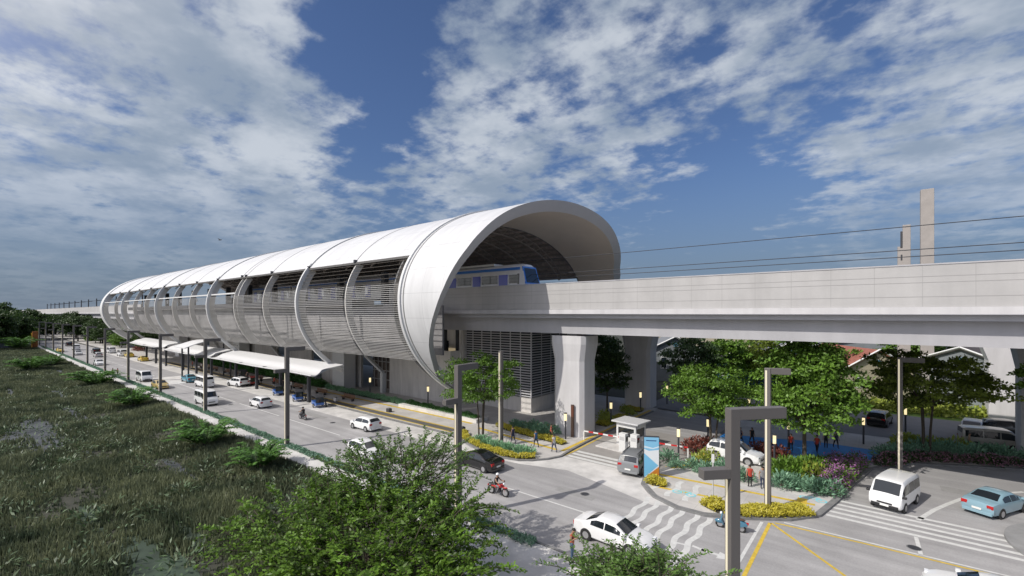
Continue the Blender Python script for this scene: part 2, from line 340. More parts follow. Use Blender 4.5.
# blue cycle lane and far car park road behind the plaza
m = MB(); m.sheet([(-13, 47.8), (-9.2, 47.6), (-5, 47.4), (-2.4, 48.9), (-.9, 51.2), (2.0, 55.0), (1.0, 56.4), (-5, 56.2), (-10, 54.2), (-13, 53.6)], .128); struct(m.build('cycle_lane', BLUE_L))
m = MB(); m.sheet([(-13.2, 62), (60, 66), (60, 78), (-26, 78), (-26, 62)], .132); struct(m.build('car_park', mat('car_park_asphalt', (.17, .17, .175), .85, var=.1, scale=.5)))
m = MB(); m.sheet([(-26, 78.2), (60, 78.2), (60, 98), (-26, 98)], .02); struct(m.build('lawn', leafm('lawn', (.12, .20, .035), .4, 0, .8)))
# markings
def marks(name, fn, mm):
    m = MB(); fn(m); return struct(m.build(name, mm))
def wl(m):
    m.strip([(-22.5, 26.65), (-13.8, 26.65)], .16, .006)
    x = -31
    while x > -260: m.strip([(x, 26.5), (x - 13, 26.4)], .15, .006); x -= 15
    m.strip([at(762, 522), at(737, 565)], .18, .006)
    m.strip([at(784, 522.5), at(864, 541.5), at(1012, 577)], .15, .006)
    m.strip([at(916, 537), at(921, 555)], .2, .006)
    m.strip([at(918, 520), at(934, 510), at(948, 504), at(961, 499), at(980, 495.5), at(999, 493.5), at(1024, 492)], .28, .006)
    for k in range(5): m.strip([(-2.5 + .13 * k, 36.6 + .82 * k), (6.6, 36.6 + .82 * k)], .34, .006)
    for k in range(3): m.strip([(-22.6, 36.4 + .85 * k), (-15.0, 36.3 + .85 * k)], .5, .009)
    # arrow
    ax, ay = at(718, 555); bx, by = at(690, 546)
    m.strip([(bx - .9, by - .15), (bx - .1, by)], .18, .006)
    m.add([(bx + .1, by + .2, .006), (bx + .9, by + .1, .006), (bx + .9, by - .15, .006), (bx + .1, by, .006)], [(3, 2, 1, 0)])
    m.add([(ax - .9, ay - .12, .006), (ax, ay - .12, .006), (ax, ay + .12, .006), (ax - .9, ay + .12, .006)], [(0, 1, 2, 3)])
    m.add([(ax, ay - .42, .006), (ax + 1.0, ay, .006), (ax, ay + .42, .006)], [(0, 1, 2)])
marks('white_road_markings', wl, WHITE_L)
def wz(m):
    for k in range(6):
        x0 = -12.75 + .78 * k + .22 * (k // 2)
        m.strip([(x0 + .10 * math.sin(y * 2.7 + .6), y) for y in np.linspace(31.9 - .2 * k if k < 3 else 31.15, 24.0, 40)], .35, .007)
    for k in range(3): m.strip([(-13.1 + 1.3 * k + .16 * math.sin(y * 2.6), y) for y in np.linspace(32.6 + (0 if k else .6), 36.2, 16)], .4, .127)
def patches(m):
    for x, y, w, d in ((-40, 24, 5, 1.3), (-62, 29, 7, 1.1), (-19, 28.6, 3.2, 1.0), (-88, 25, 9, 1.2), (4, 47, 3, 1.4)): m.sheet([(x, y), (x + w, y + .05), (x + w, y + d), (x, y + d)], .002)
marks('asphalt_repair', patches, mat('asphalt_repair', (.30, .295, .29), .85, var=.12, scale=2))
for i, (x, y) in enumerate(((-16.8, 29.4), (-33.5, 25.0), (-52, 29.0), (1.8, 34.6), (-74, 25.2))):
    o = thing('manhole_cover', 'round dark manhole cover set in the asphalt', 'manhole cover', (x, y, 0), 0, 'manhole covers in the road'); MB().tube([(0, 0, -.02), (0, 0, .007)], .36, 20).build('frame', KERB, o); MB().tube([(0, 0, -.02), (0, 0, .011)], .3, 20).build('lid', DARK, o)
marks('wavy_crossing_stripes', wz, WHITE_L)
def yl(m):
    m.strip([at(770, 523), at(744, 576), at(735, 594)], .2, .008); m.strip([at(771, 523), at(806, 548), at(870, 594)], .17, .008)
    m.strip([at(775, 523), at(864, 543.5), at(1002, 577)], .16, .0085)
    m.strip([(-150, 36.6), (-37.5, 36.2)], .3, .126); m.strip([(-150, 34.9), (-37, 34.9)], .22, .126)
    m.strip([(-74, 39.4), (-38, 39.2)], .5, .126)
    m.strip([(-36, 38.2), (-24.2, 36.9)], .45, .126); m.strip([(-33.6, 43.4), (-30, 44.6), (-25, 44.8)], .5, .126)
    m.strip([(-23.6, 36.9), (-23.8, 44), (-24, 60)], .4, .127); m.strip([(-22.9, 36), (-22.85, 38), (-23.1, 44)], .2, .010)
    m.strip([(-14.2, 36.6), (-3.2, 37.6)], .35, .126); m.strip([(-14.0, 38.6), (-12.9, 39.8), (-12.7, 45)], .55, .127); m.strip([(-4.0, 37.1), (-4.0, 38.4)], .6, .129)
    m.strip([(-13.4, 33.8), (-9.4, 34.4)], .3, .126)
marks('yellow_lines', yl, YELL_L)
m = MB(); m.strip([(-150, 35.75), (-37.2, 35.55)], 1.1, .124); struct(m.build('bike_path', mat('bike_path_tar', (.12, .115, .11), .85, var=.15, scale=1)))
def cy(m):
    for cx, cy_ in (at(684, 495), at(813, 501)):
        for dx in (-.5, .5): m.strip([(cx + dx + .3 * math.cos(a), cy_ + .3 * math.sin(a)) for a in np.linspace(0, 6.283, 15)], .12, .128)
        m.strip([(cx - .5, cy_), (cx - .15, cy_ + .45), (cx + .35, cy_ + .45), (cx + .5, cy_)], .12, .129); m.strip([(cx - .15, cy_ + .45), (cx, cy_), (cx + .35, cy_ + .45)], .1, .130)
marks('cycle_symbols', cy, CYAN_L)
m = MB(); m.strip([(-14.2, 37.6), (-3, 38.6)], .9, .1255); m.strip([(-14.2, 35.5), (-9, 36.1)], .22, .1255); struct(m.build('paving_bands', mat('pale_paving_band', (.52, .51, .50), .8, var=.1, scale=1)))

# ------------------------------------------------------------------ station
YC, ZC, AE, BT, BB = 51.5, 15.0, 21.7, 12.75, 14.0
def el(th, off=0.0):                     # th: 0 = near side (-Y), 90 = top, -90 = bottom
    c, s = math.cos(th), math.sin(th); b = BT if s > 0 else BB
    return (YC - (AE - off) * c, ZC + (b - off) * s)
def th_of_z(z, side=1):                  # angle on the near side for a height
    s = (z - ZC) / (BT if z > ZC else BB); t = math.asin(max(-1, min(1, s))); return t if side > 0 else math.pi - t
XF, XB = -39.8, -200.0
st = thing('railway_station', 'long white tube-shaped elevated train station with slatted sides and an open round end', 'station', (0, 0, 0))
def arc_shell(th0, th1, x0, x1, o0, o1, n=48, nx=14):
    """thick curved sheet between offsets o0 (outer) and o1 (inner)"""
    m = MB(); xs = np.linspace(x0, x1, nx) if not callable(x0) else None
    ths = np.linspace(th0, th1, n); vs = []; fs = []
    for x in xs:
        for t in ths: y, z = el(t, o0); vs.append((x, y, z))
        for t in ths[::-1]: y, z = el(t, o1); vs.append((x, y, z))
    k = 2 * n
    for i in range(nx - 1):
        for j in range(k): fs.append((i * k + j, i * k + (j + 1) % k, (i + 1) * k + (j + 1) % k, (i + 1) * k + j))
    fs += [tuple(range(k)), tuple((nx - 1) * k + j for j in range(k))[::-1]]
    m.add(vs, fs); return m
TN, TF = th_of_z(20.0), math.pi - th_of_z(20.0)
arc_shell(TN, TF, XB, XF, 0, .18).build('roof', WHITE, st, smooth=35, fix=True)
arc_shell(TN + .01, TF - .01, XB + .3, XF - .3, .25, .4).build('ceiling', CEIL, st, smooth=35, fix=True)
# purlins and trusses under the ceiling
m = MB()
for t in np.linspace(TN + .05, TF - .05, 26):
    y, z = el(t, .62); m.box(XB + .5, XF - 2, y - .09, y + .09, z - .16, z + .2)
m.build('purlins', mat('truss_steel', (.42, .37, .33), .6), st)
for xx in np.arange(-45, -199, -6):
    m = MB(); th = np.linspace(TN + .04, TF - .04, 40); up = [el(t, .85) for t in th]; lo = [el(t, 2.0) for t in th]
    for line, r in ((up, .1), (lo, .1)): m.tube([(xx, y, z) for y, z in line], r, 5)
    for i in range(0, 39, 2):
        m.tube([(xx, *up[i]), (xx, *lo[i + 1])], .06, 4); m.tube([(xx, *lo[i + 1]), (xx, *up[min(i + 2, 39)])], .06, 4)
    m.build('roof_truss', MATS['truss_steel'], st)
# portal ring
def xrim(y, z):
    s = (y - 29.8) / 43.4
    pts = ((5, -40.2), (6.3, -39.4), (8, -38.1), (10, -37), (12, -35.7), (14, -34.4), (16, -33.25), (18, -32.4), (20, -31.6), (22, -31.2), (25, -31.0), (28, -30.5))
    v = float(np.interp(z, [p[0] for p in pts], [p[1] for p in pts]))
    return v + .45 - 3.0 * max(0, s - .55) / .45 * max(0, min(1, (27.5 - z) / 6))
TB = th_of_z(4.6); ths = np.linspace(TB, math.pi - TB, 90)
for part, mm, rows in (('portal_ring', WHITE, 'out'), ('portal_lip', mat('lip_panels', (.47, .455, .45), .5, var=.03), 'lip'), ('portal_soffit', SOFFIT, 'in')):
    m = MB(); vs = []; fs = []; prof = []
    for t in ths:
        yo, zo = el(t, -.05); yi, zi = el(t, 1.25); xf = xrim(yo, zo)
        if rows == 'out': P = [(-39.5, yo, zo)] + [(-39.5 + (xf + 39.5) * k / 4, yo, zo) for k in range(1, 5)]
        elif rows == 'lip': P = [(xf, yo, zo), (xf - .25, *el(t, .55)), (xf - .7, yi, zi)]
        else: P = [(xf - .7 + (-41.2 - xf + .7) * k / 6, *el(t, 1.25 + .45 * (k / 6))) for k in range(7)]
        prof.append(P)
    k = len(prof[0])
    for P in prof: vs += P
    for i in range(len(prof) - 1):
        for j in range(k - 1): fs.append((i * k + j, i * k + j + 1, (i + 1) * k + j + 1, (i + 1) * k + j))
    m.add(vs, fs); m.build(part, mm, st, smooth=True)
m = arc_shell(TB, math.pi - TB, -39.8, -39.45, -.22, 1.3, 90, 2); m.build('portal_flange', WHITEP, st, smooth=35, fix=True)
m = arc_shell(TB, math.pi - TB, -39.1, -38.95, -.075, .1, 90, 2); m.build('portal_seam', KERB, st, smooth=35, fix=True)
arc_shell(TB, math.pi - TB, -41.4, -41.2, .3, 1.75, 90, 2).build('portal_back_frame', KERB, st, smooth=35, fix=True)
# ribs
MAIN = (-63, -99, -135, -171); T8 = th_of_z(8.0); TM = th_of_z(4.8)
SEAM = mat('seam_grey', (.25, .25, .26), .6)
for i, x in enumerate([-51 - 12 * k for k in range(12)] + [-85.3]):
    if x in MAIN:
        arc_shell(TM, TN + .05, x - .17, x + .17, -.28, .3, 44, 2).build('rib', WHITEP, st, smooth=35, fix=True)
        arc_shell(TN + .05, math.pi - TM, x - .2, x + .2, -.16, .35, 60, 2).build('rib', WHITEP, st, smooth=35, fix=True)
        arc_shell(T8, TN, x - .08, x + .08, .31, 1.15, 40, 2).build('rib_web', RIBM, st, smooth=35, fix=True)
        for d in (.24, -.24): arc_shell(TN, TF, x + d - .06, x + d + .06, -.03, .05, 48, 2).build('roof_seam', SEAM, st, smooth=35, fix=True)
    else:
        arc_shell(T8, TN, x - .09, x + .09, .26, 1.15, 36, 2).build('rib', RIBM, st, smooth=35, fix=True)
        arc_shell(TF, math.pi - T8, x - .09, x + .09, .26, 1.15, 30, 2).build('rib', RIBM, st, smooth=35, fix=True)
        arc_shell(TN, TF, x - .08, x + .08, -.03, .05, 48, 2).build('roof_seam', SEAM, st, smooth=35, fix=True)
    y, z = el(TN, -.08); MB().box(x - .18, x + .18, y - .15, y + .15, z - .1, z + .25).build('bracket', DARK, st)
tb = TM
arc_shell(tb, math.pi - tb, XB - 2.2, XB + 1.2, -.25, 1.4, 80, 2).build('end_ring', WHITEP, st, smooth=35, fix=True)
y, z = el(TN, -.02); MB().box(XB + 1.2, -39.9, y - .1, y + .12, z - .3, z - .05).build('roof_edge_beam', mat('edge_beam', (.13, .125, .12), .6), st)
y, z = el(th_of_z(17.1), .2); m = MB(); m.box(XB + 1.2, -87, y, y + .4, z - .12, z + .12); m.box(XB + 1.2, -40, 2 * YC - y - .5, 2 * YC - y, z - .18, z + .18); m.build('rail_beam', WHITEP, st)
# slat screens, one per bay and side
edges = [-39.8] + [-51 - 12 * k for k in range(12)] + [-199]
for i in range(len(edges) - 1):
    x1, x0 = edges[i] - .2, edges[i + 1] + .2
    for side in (1, -1):
        m = MB(); mu = MB(); ta = th_of_z(8.1); tz = th_of_z(19.6 if i < 3 else 16.6); arc = 0; t = ta
        while t < tz:
            y, z = el(t, .18); step = .245 if z < 16.8 else .62
            if side < 0: y = 2 * YC - y
            d = .12 if z < 16.8 else .05; e = .022 if z < 16.8 else .013; (m if z < 16.8 else mu).box(x0, x1, y - d, y + d, z - e, z + e)
            t += step / math.hypot(AE * math.sin(t), BB * math.cos(t))
        m.build('slat_screen', SLAT, st)
        if mu.v: mu.build('upper_louvre', mat('upper_louvre_dimmed', (.17, .15, .13), .5), st)  # shade put into the upper slats' colour, to subdue their sunlit contrast
# decks inside the tube
PLC = mat('platform_concrete', (.24, .23, .225), .8)
m = MB(); m.box(XB, -62, 36.5, 41.6, 14.6, 15.6); m.build('platform', PLC, st); m = MB(); m.box(XB, -52, 61.4, 67.6, 14.6, 15.6); m.build('platform', PLC, st)
m = MB(); m.box(XB + .5, -55, 35.2, 68.4, 7.9, 8.2); m.build('concourse_floor', mat('concourse_slab', (.36, .34, .32), .8), st)
m = MB(); m.box(XB + .5, -42, 38.0, 38.3, 8.25, 14.5); m.box(XB + .5, -55, 65, 65.4, 8.25, 14.5); m.build('concourse_wall', mat('concourse_panels', (.20, .195, .20), .7, var=.35, scale=.22), st)
for x in np.arange(-55, -199, -12):
    m = MB(); m.box(x - .4, x + .4, 38.3, 39.1, 14.9, 19.5); m.build('platform_column', DARK, st)
    m = MB(); m.box(x - .4, x + .4, 63.9, 64.7, 14.9, 19.5); m.build('platform_column', DARK, st)
    m = MB(); m.box(x - .9, x - .3, 36.0, 36.15, 16.2, 17.2); m.build('platform_sign', WHITEP, st)
# ground level walls set back under the tube
WY = 45.6
m = MB(); xs = []; openings = [(-72, -63.5), (-90, -86), (-106, -100), (-131, -124), (-156, -150), (-182, -174)]
cur = XB + 2
for a, b in sorted(openings): m.box(cur, a, WY, WY + .4, .1, 7.9); m.box(a, b, WY, WY + .4, 6.0, 7.9); cur = b
m.box(cur, -48.6, WY, WY + .4, .1, 7.9); m.box(-49, -48.6, WY + .4, 64, .1, 7.9); m.build('ground_floor_wall', WALLM, st)
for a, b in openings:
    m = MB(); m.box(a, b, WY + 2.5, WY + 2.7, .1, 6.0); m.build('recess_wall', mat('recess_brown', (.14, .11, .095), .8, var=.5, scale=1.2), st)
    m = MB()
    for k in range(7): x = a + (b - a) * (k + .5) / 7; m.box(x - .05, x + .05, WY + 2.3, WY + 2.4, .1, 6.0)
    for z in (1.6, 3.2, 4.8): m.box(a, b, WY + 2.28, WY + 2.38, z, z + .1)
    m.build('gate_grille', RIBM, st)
for x in (-74.6, -121.5, -169):
    m = MB(); m.box(x - 1.95, x + 1.95, 42.6, 44.9, .1, 7.85); m.build('support_block', WHITEP, st, bevel=.05)
# stairs along the ground floor wall
for x in (-70, -108, -146):
    m = MB(); m.loft([[(x, yy, z0), (x + 5.2, yy, z0 - 2.6), (x + 5.2, yy, z0 - 3.0), (x, yy, z0 - .4)] for yy in (44.9, 45.5) for z0 in (6.3,)]); m.build('stair_stringer', WHITEP, st, fix=True)
    m = MB(); m.box(x + 4.9, x + 5.6, 44.8, 45.5, .1, 3.4); m.build('stair_post', WHITEP, st)
# louvred annex at the near end
ax0, ax1, ay0, ay1 = -48.4, -35.8, 48.3, 62
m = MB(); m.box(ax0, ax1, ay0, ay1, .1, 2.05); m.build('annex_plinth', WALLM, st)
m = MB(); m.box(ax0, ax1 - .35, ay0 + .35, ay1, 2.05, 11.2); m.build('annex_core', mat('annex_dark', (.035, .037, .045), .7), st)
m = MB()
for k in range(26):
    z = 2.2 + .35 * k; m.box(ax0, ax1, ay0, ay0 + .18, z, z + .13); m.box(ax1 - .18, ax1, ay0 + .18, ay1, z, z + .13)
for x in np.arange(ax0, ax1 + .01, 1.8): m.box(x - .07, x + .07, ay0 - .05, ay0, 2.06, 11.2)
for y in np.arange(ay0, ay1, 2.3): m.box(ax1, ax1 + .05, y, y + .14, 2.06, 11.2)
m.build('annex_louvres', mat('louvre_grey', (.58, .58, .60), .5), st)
m = MB(); m.box(-62, -48.4, 47.5, 47.8, .1, 12.5); m.box(-48.6, -48.3, 47.8, 63, .1, 12.5); m.build('end_wall', WALLM, st)
for (x, z0, z1, w, mm) in ((-50.2, 5.3, 8.2, .8, GLOW), (-53.0, 6.0, 9.3, 2.0, GLASS)):
    m = MB(); m.box(x - w, x + w, 47.42, 47.5, z0, z1); m.build('window', mat('lit_window', (.7, .62, .45), .5, emit=((1, .8, .5), .25)) if mm is GLOW else mm, st)
for x in (-51.6, -49):
    m = MB(); m.box(x - .22, x + .22, 47.2, 47.5, .1, 12.4); m.build('wall_post', DARK, st)

# ------------------------------------------------------------------ viaduct
via = thing('viaduct', 'pale concrete elevated railway viaduct running out of the station to the right', 'viaduct', (0, 0, 0))
for (x0, x1) in ((-58, 120), (-900, -202.5)):
    def prof(pts):
        m = MB(); m.loft([[(x, y, z) for y, z in pts] for x in (x0, x1)]); return m
    prof([(40.5, 13.95), (40.5, 16.72), (40.8, 16.72), (40.8, 13.95)]).build('parapet', VIA, via, fix=True)
    prof([(40.38, 13.45), (40.38, 13.93), (40.9, 13.93), (40.9, 13.45)]).build('parapet_sill', PIERM, via, fix=True)
    prof([(40.46, 16.725), (40.46, 16.82), (40.86, 16.82), (40.86, 16.725)]).build('coping', CONC, via, fix=True)
    prof([(64.6, 13.5), (64.6, 16.72), (64.9, 16.72), (64.9, 13.5)]).build('far_parapet', VIA, via, fix=True)
    prof([(40.9, 13.0), (40.9, 13.42), (64.9, 13.42), (64.9, 13.0)]).build('deck', CONC, via, fix=True)
    prof([(41.85, 11.3), (41.75, 12.98), (63.4, 12.98), (63.3, 11.3)]).build('girder', CONC, via, fix=True)
m = MB()
for z in (15.55, 15.95, 14.6): m.box(-58, 120, 40.492, 40.502, z, z + .035)
m.build('parapet_line', mat('line_grey', (.33, .32, .32), .8), via)  # three thin grey lines drawn along the near parapet
def pier(x, y, s=1.0, w=3.85, dp=3.1, zt=11.05):
    def ring(z, fx, fy):
        c = .42; a, b = w / 2 + fx, dp / 2 + fy
        return [(x + p, y + q, z) for p, q in ((-a + c, -b), (a - c, -b), (a, -b + c), (a, b - c), (a - c, b), (-a + c, b), (-a, b - c), (-a, -b + c))]
    m = MB(); m.loft([ring(-.1, 0, 0), ring(8.3, 0, 0), ring(zt - .9, .30, .18), ring(zt, .30, .18)]); p = m.build('pier', PIERM, via, fix=True, bevel=.03)
    m = MB(); m.box(x - .6, x + .6, y - .6, y + .6, zt, 11.3); m.build('bearing', PIERM, p); return p
for x in (-26.2, 12.6, 50): pier(x, 43.55)
for x in (-26.4, 12.4, 50): pier(x, 62.3)
for x in range(-230, -800, -40): pier(x, 43.55); pier(x, 62.3)
# another pale pier of a side ramp beyond the planting
m = MB(); x, y = 12.9, 82.5
m.loft([[(x + a * q, y + b, z) for a, b in ((-1.75, -1.5), (1.75, -1.5), (1.75, 1.5), (-1.75, 1.5))] for z, q in ((-.1, 1), (7.6, 1), (9.6, 1.35), (11, 1.35))])
o = m.build('ramp_pier', PIERM, None, fix=True, bevel=.05); tag(o, 'sunlit pale concrete pier with a flared head at the right edge behind the parked vans', 'pier')
# catenary on the far left viaduct
for k in range(14):
    x = -210 - 22 * k; t = thing('catenary_mast', 'thin dark catenary mast on the far viaduct left of the station', 'mast', (x, 42.4, 13.4), 0, 'catenary masts on the far viaduct')
    m = MB(); m.tube([(0, 0, 0), (0, 0, 7.5)], .22, 6); m.build('post', DARK, t); m = MB(); m.tube([(0, 0, 6.6), (0, 4.5, 6.9)], .1, 5); m.build('bracket', DARK, t)
for i, (y, z, lab) in enumerate(((44.5, 20.1, 'topmost overhead wire over the viaduct'), (44.5, 18.35, 'upper of the two lower overhead wires above the parapet'), (45.6, 17.95, 'lowest overhead wire just above the parapet'))):
    m = MB(); m.tube([(-44, y, z), (-20, y, z - .12), (10, y, z - .12), (50, y, z), (110, y, z)], .032, 5); tag(m.build('overhead_wire', DARK), lab, 'wire')
# tall concrete shafts behind
for (px, y, w, zt, lab) in ((927, 95, 1.55, 32.8, 'tall plain square concrete shaft rising behind the viaduct, the taller of two'), (906.5, 95, .95, 27.6, 'shorter concrete shaft with a stepped dark-notched side behind the viaduct')):
    a = (px - CX) / F; d = y / (FWD[1] + a * RGT[1]); x = (FWD[0] + a * RGT[0]) * d
    o = thing('concrete_shaft', lab, 'tower', (x, y, 0)); m = MB(); m.box(-w / 2, w / 2, -w / 2, w / 2, -.1, zt); m.build('shaft', mat('shaft_concrete', (.36, .33, .31), .8, var=.08), o, bevel=.04)
    if zt < 30:
        m = MB(); m.box(-w * 1.15, -w / 2, -.4, .4, -.1, zt - 3.4); m.build('side_shaft', MATS['shaft_concrete'], o)
        m = MB(); m.box(-w * .8, -w / 2 - .01, -.46, -.4, zt - 3.6, zt - 1.0); m.box(-w * .75, -w / 2 - .05, -.46, -.4, zt - 5.6, zt - 4.7); m.build('notch', DARK, o)

# ------------------------------------------------------------------ train
tr = thing('train', 'blue and white train leaving the round end of the station', 'train', (-32.4, 44.6, 15.6))
TW = mat('train_white', (.80, .81, .82), .3, coat=.4); TBL = mat('train_blue', (.03, .20, .66), .3, coat=.4); TDB = mat('train_violet', (.09, .12, .58), .3, coat=.3)
for c in range(4):
    x1 = -(0.0 if c == 0 else .3) - 20.4 * c; x0 = -20.2 - 20.4 * c
    sec = lambda x, k=1.0, dz=0.0: [(x, -1.5, .3), (x, -1.55, 1.6), (x, -1.5 * k, 3.0 - dz), (x, -1.25 * k, 3.75 - dz), (x, -.6, 4.1 - dz), (x, .6, 4.1 - dz), (x, 1.25 * k, 3.75 - dz), (x, 1.5 * k, 3.0 - dz), (x, 1.55, 1.6), (x, 1.5, .3)]
    m = MB()
    if c == 0: m.loft([sec(x0), sec(-1.6), [(x + (p[2] - .3) * -.28, p[1] * .96, p[2] * (.97 if p[2] > 3 else 1)) for p in sec(0) for x in (0.0,)]])
    else: m.loft([sec(x0), sec(x1)])
    b = m.build('carriage', TW, tr, smooth=35, fix=True)
    m = MB(); m.box(x0 + .1, x1 - 1.3, -1.47, -1.42, 3.28, 3.62) if c == 0 else m.box(x0 + .1, x1 - .1, -1.47, -1.42, 3.28, 3.62); m.build('blue_stripe', TBL, b)
    for k in range(4):
        MB().box(x0 + 1.8 + 4.6 * k, x0 + 3.2 + 4.6 * k, -1.59, -1.52, .6, 2.75).build('door', TDB, b)
        MB().box(x0 + 3.5 + 4.6 * k, x0 + 5.0 + 4.6 * k, -1.585, -1.5, 1.65, 2.7).build('window', GLASS, b)
        if k: MB().box(x0 + .3 + 4.6 * k, x0 + 1.5 + 4.6 * k, -1.585, -1.5, 1.65, 2.7).build('window', GLASS, b)
    m = MB(); m.box(x0 + 3, x1 - 6, -.9, .9, 4.1, 4.35); m.build('roof_unit', MATS['train_white'], b)
m = MB(); m.add([(-.37, -1.3, 1.7), (-.37, 1.3, 1.7), (-.86, 1.15, 3.5), (-.86, -1.15, 3.5)], [(0, 1, 2, 3)]); m.v = [(v[0] + .03, v[1], v[2]) for v in m.v]; m.build('windscreen', GLASS, tr)
m = MB(); m.loft([[(p[0] + d, p[1], p[2]) for p in ((-.35, -1.5, 1.55), (-.95, -1.36, 3.7), (-.95, 1.36, 3.7), (-.35, 1.5, 1.55))] for d in (-.12, .02)]); m.build('cab_mask', TBL, tr, fix=True)
m = MB(); m.loft([[(-.05 + d, -1.5, .35), (-.34 + d, -1.5, 1.5), (-.34 + d, 1.5, 1.5), (-.05 + d, 1.5, .35)] for d in (-.1, .03)]); m.build('cab_nose', TBL, tr, fix=True)
m = MB(); m.box(-1.6, -1.35, -1.57, -1.5, 1.5, 2.8); m.build('cab_window', GLASS, tr)

# ------------------------------------------------------------------ street lamps
def lamp(x, y, label, rz=0.0, h=10.0, arm=1.6, group='street lamps along the near pavement', double=True, out=0, turn=0.0):
    t = thing('street_lamp', label, 'street lamp', (x, y, .1), rz, group)
    w = .185
    MB().box(-w, w, -w, w, 0, h).build('pole', POLE, t, bevel=.015)
    MB().box(-w - .12, w + .12, -w - .12, w + .12, -.02, .06).build('base_plate', DARK, t)
    MB().box(w, w + .012, -.1, .1, .6, 1.1).build('hatch', DARK, t)
    if out >= 0: MB().box(-.1, .1, w + .5, w + arm - .1, h - .425, h - .39, turn, (0, 0)).build('lens', GLASS, t)
    if out >= 0: MB().box(-w + .004, w - .004, w * .5, w + arm, h - .4, h + .004, turn, (0, 0)).build('lamp_arm', POLE, t, bevel=.015)
    if double:
        MB().box(-w, w, -w - 1.05, -w, h - 2.5, h - 2.15).build('lamp_arm', POLE, t, bevel=.015)
    MB().box(-w + .06, w - .2, -w - .012, -w + .02, .3, h - 2.6 if double else h - .15).build('light_strip', STRIP, t)
    return t
lamp(-4.0, 17.7, 'nearest and largest dark grey street lamp, cut off by the bottom of the photo', R(-43), 9.95, 1.85)
lamp(-21.4, 20.75, 'grey double-arm street lamp standing just left of the black car')
lamp(-46.0, 20.75, 'grey double-arm street lamp by the kerb where the hedge meets the big leafy tree')
lamp(-70.0, 20.8, 'dark double-arm street lamp beside the two white vans passing each other')
for i in range(9):
    lamp(-91.7 - 22.4 * i, 20.85, 'thin dark double-arm street lamp in the far row along the pavement')
lamp(-29.3, 34.4, 'slim armless light column on the planted island left of the three walkers', 0, 9.6, group='light columns across the road', double=False, out=-1)
lamp(-5.6, 34.5, 'light column with one arm standing in the yellow border of the right plaza', 0, 9.7, 1.15, 'light columns across the road', False, 0, R(-70))
lamp(1.7, 49.9, 'light column with one arm rising behind the white van', 0, 9.7, 1.4, 'light columns across the road', False, 0, R(-75))
def bollard(px, py, label, h=2.9, z=.12, shade=False):
    x, y = at(px, py, z); t = thing('bollard_lamp', label, 'lamp', (x, y, z), 0, 'lantern bollards')
    MB().tube([(0, 0, 0), (0, 0, h * .68)], .085, 8).build('post', DARK, t)
    MB().box(-.115, .115, -.115, .115, h * .68, h * .93).build('lantern', GLOW, t, bevel=.02)
    MB().box(-.14, .14, -.14, .14, h * .93, h * .97).build('cap', DARK, t, bevel=.02)
for px, py, lab in ((370, 394, 'lit lantern bollard behind the mint hedge in front of the gated opening'), (428, 405, 'lit lantern bollard by the hedge below the portal rim'), (565.5, 439, 'lit lantern bollard in front of the big lit pier'),
    (611, 425, 'lit lantern bollard on the yellow border right of the big lit pier'), (640.5, 412, 'lit lantern bollard in front of the shaded second pier'), (667, 404, 'lit lantern bollard right of the shaded second pier'),
    (678.5, 458, 'lit lantern bollard just right of the information pylon'), (708, 446, 'lit lantern bollard below the rounded tree, left of the nearest street lamp'), (749, 420, 'lit lantern bollard between the two big trees in the back'),
    (774.5, 466, 'lit lantern bollard right beside the armed light column on the plaza'), (788.5, 449, 'lit lantern bollard at the front edge of the blue cycle lane'), (863.5, 444, 'lit lantern bollard at the right end of the blue cycle lane'), (905.5, 432, 'lit lantern bollard under the olive tree')):
    bollard(px, py, lab)

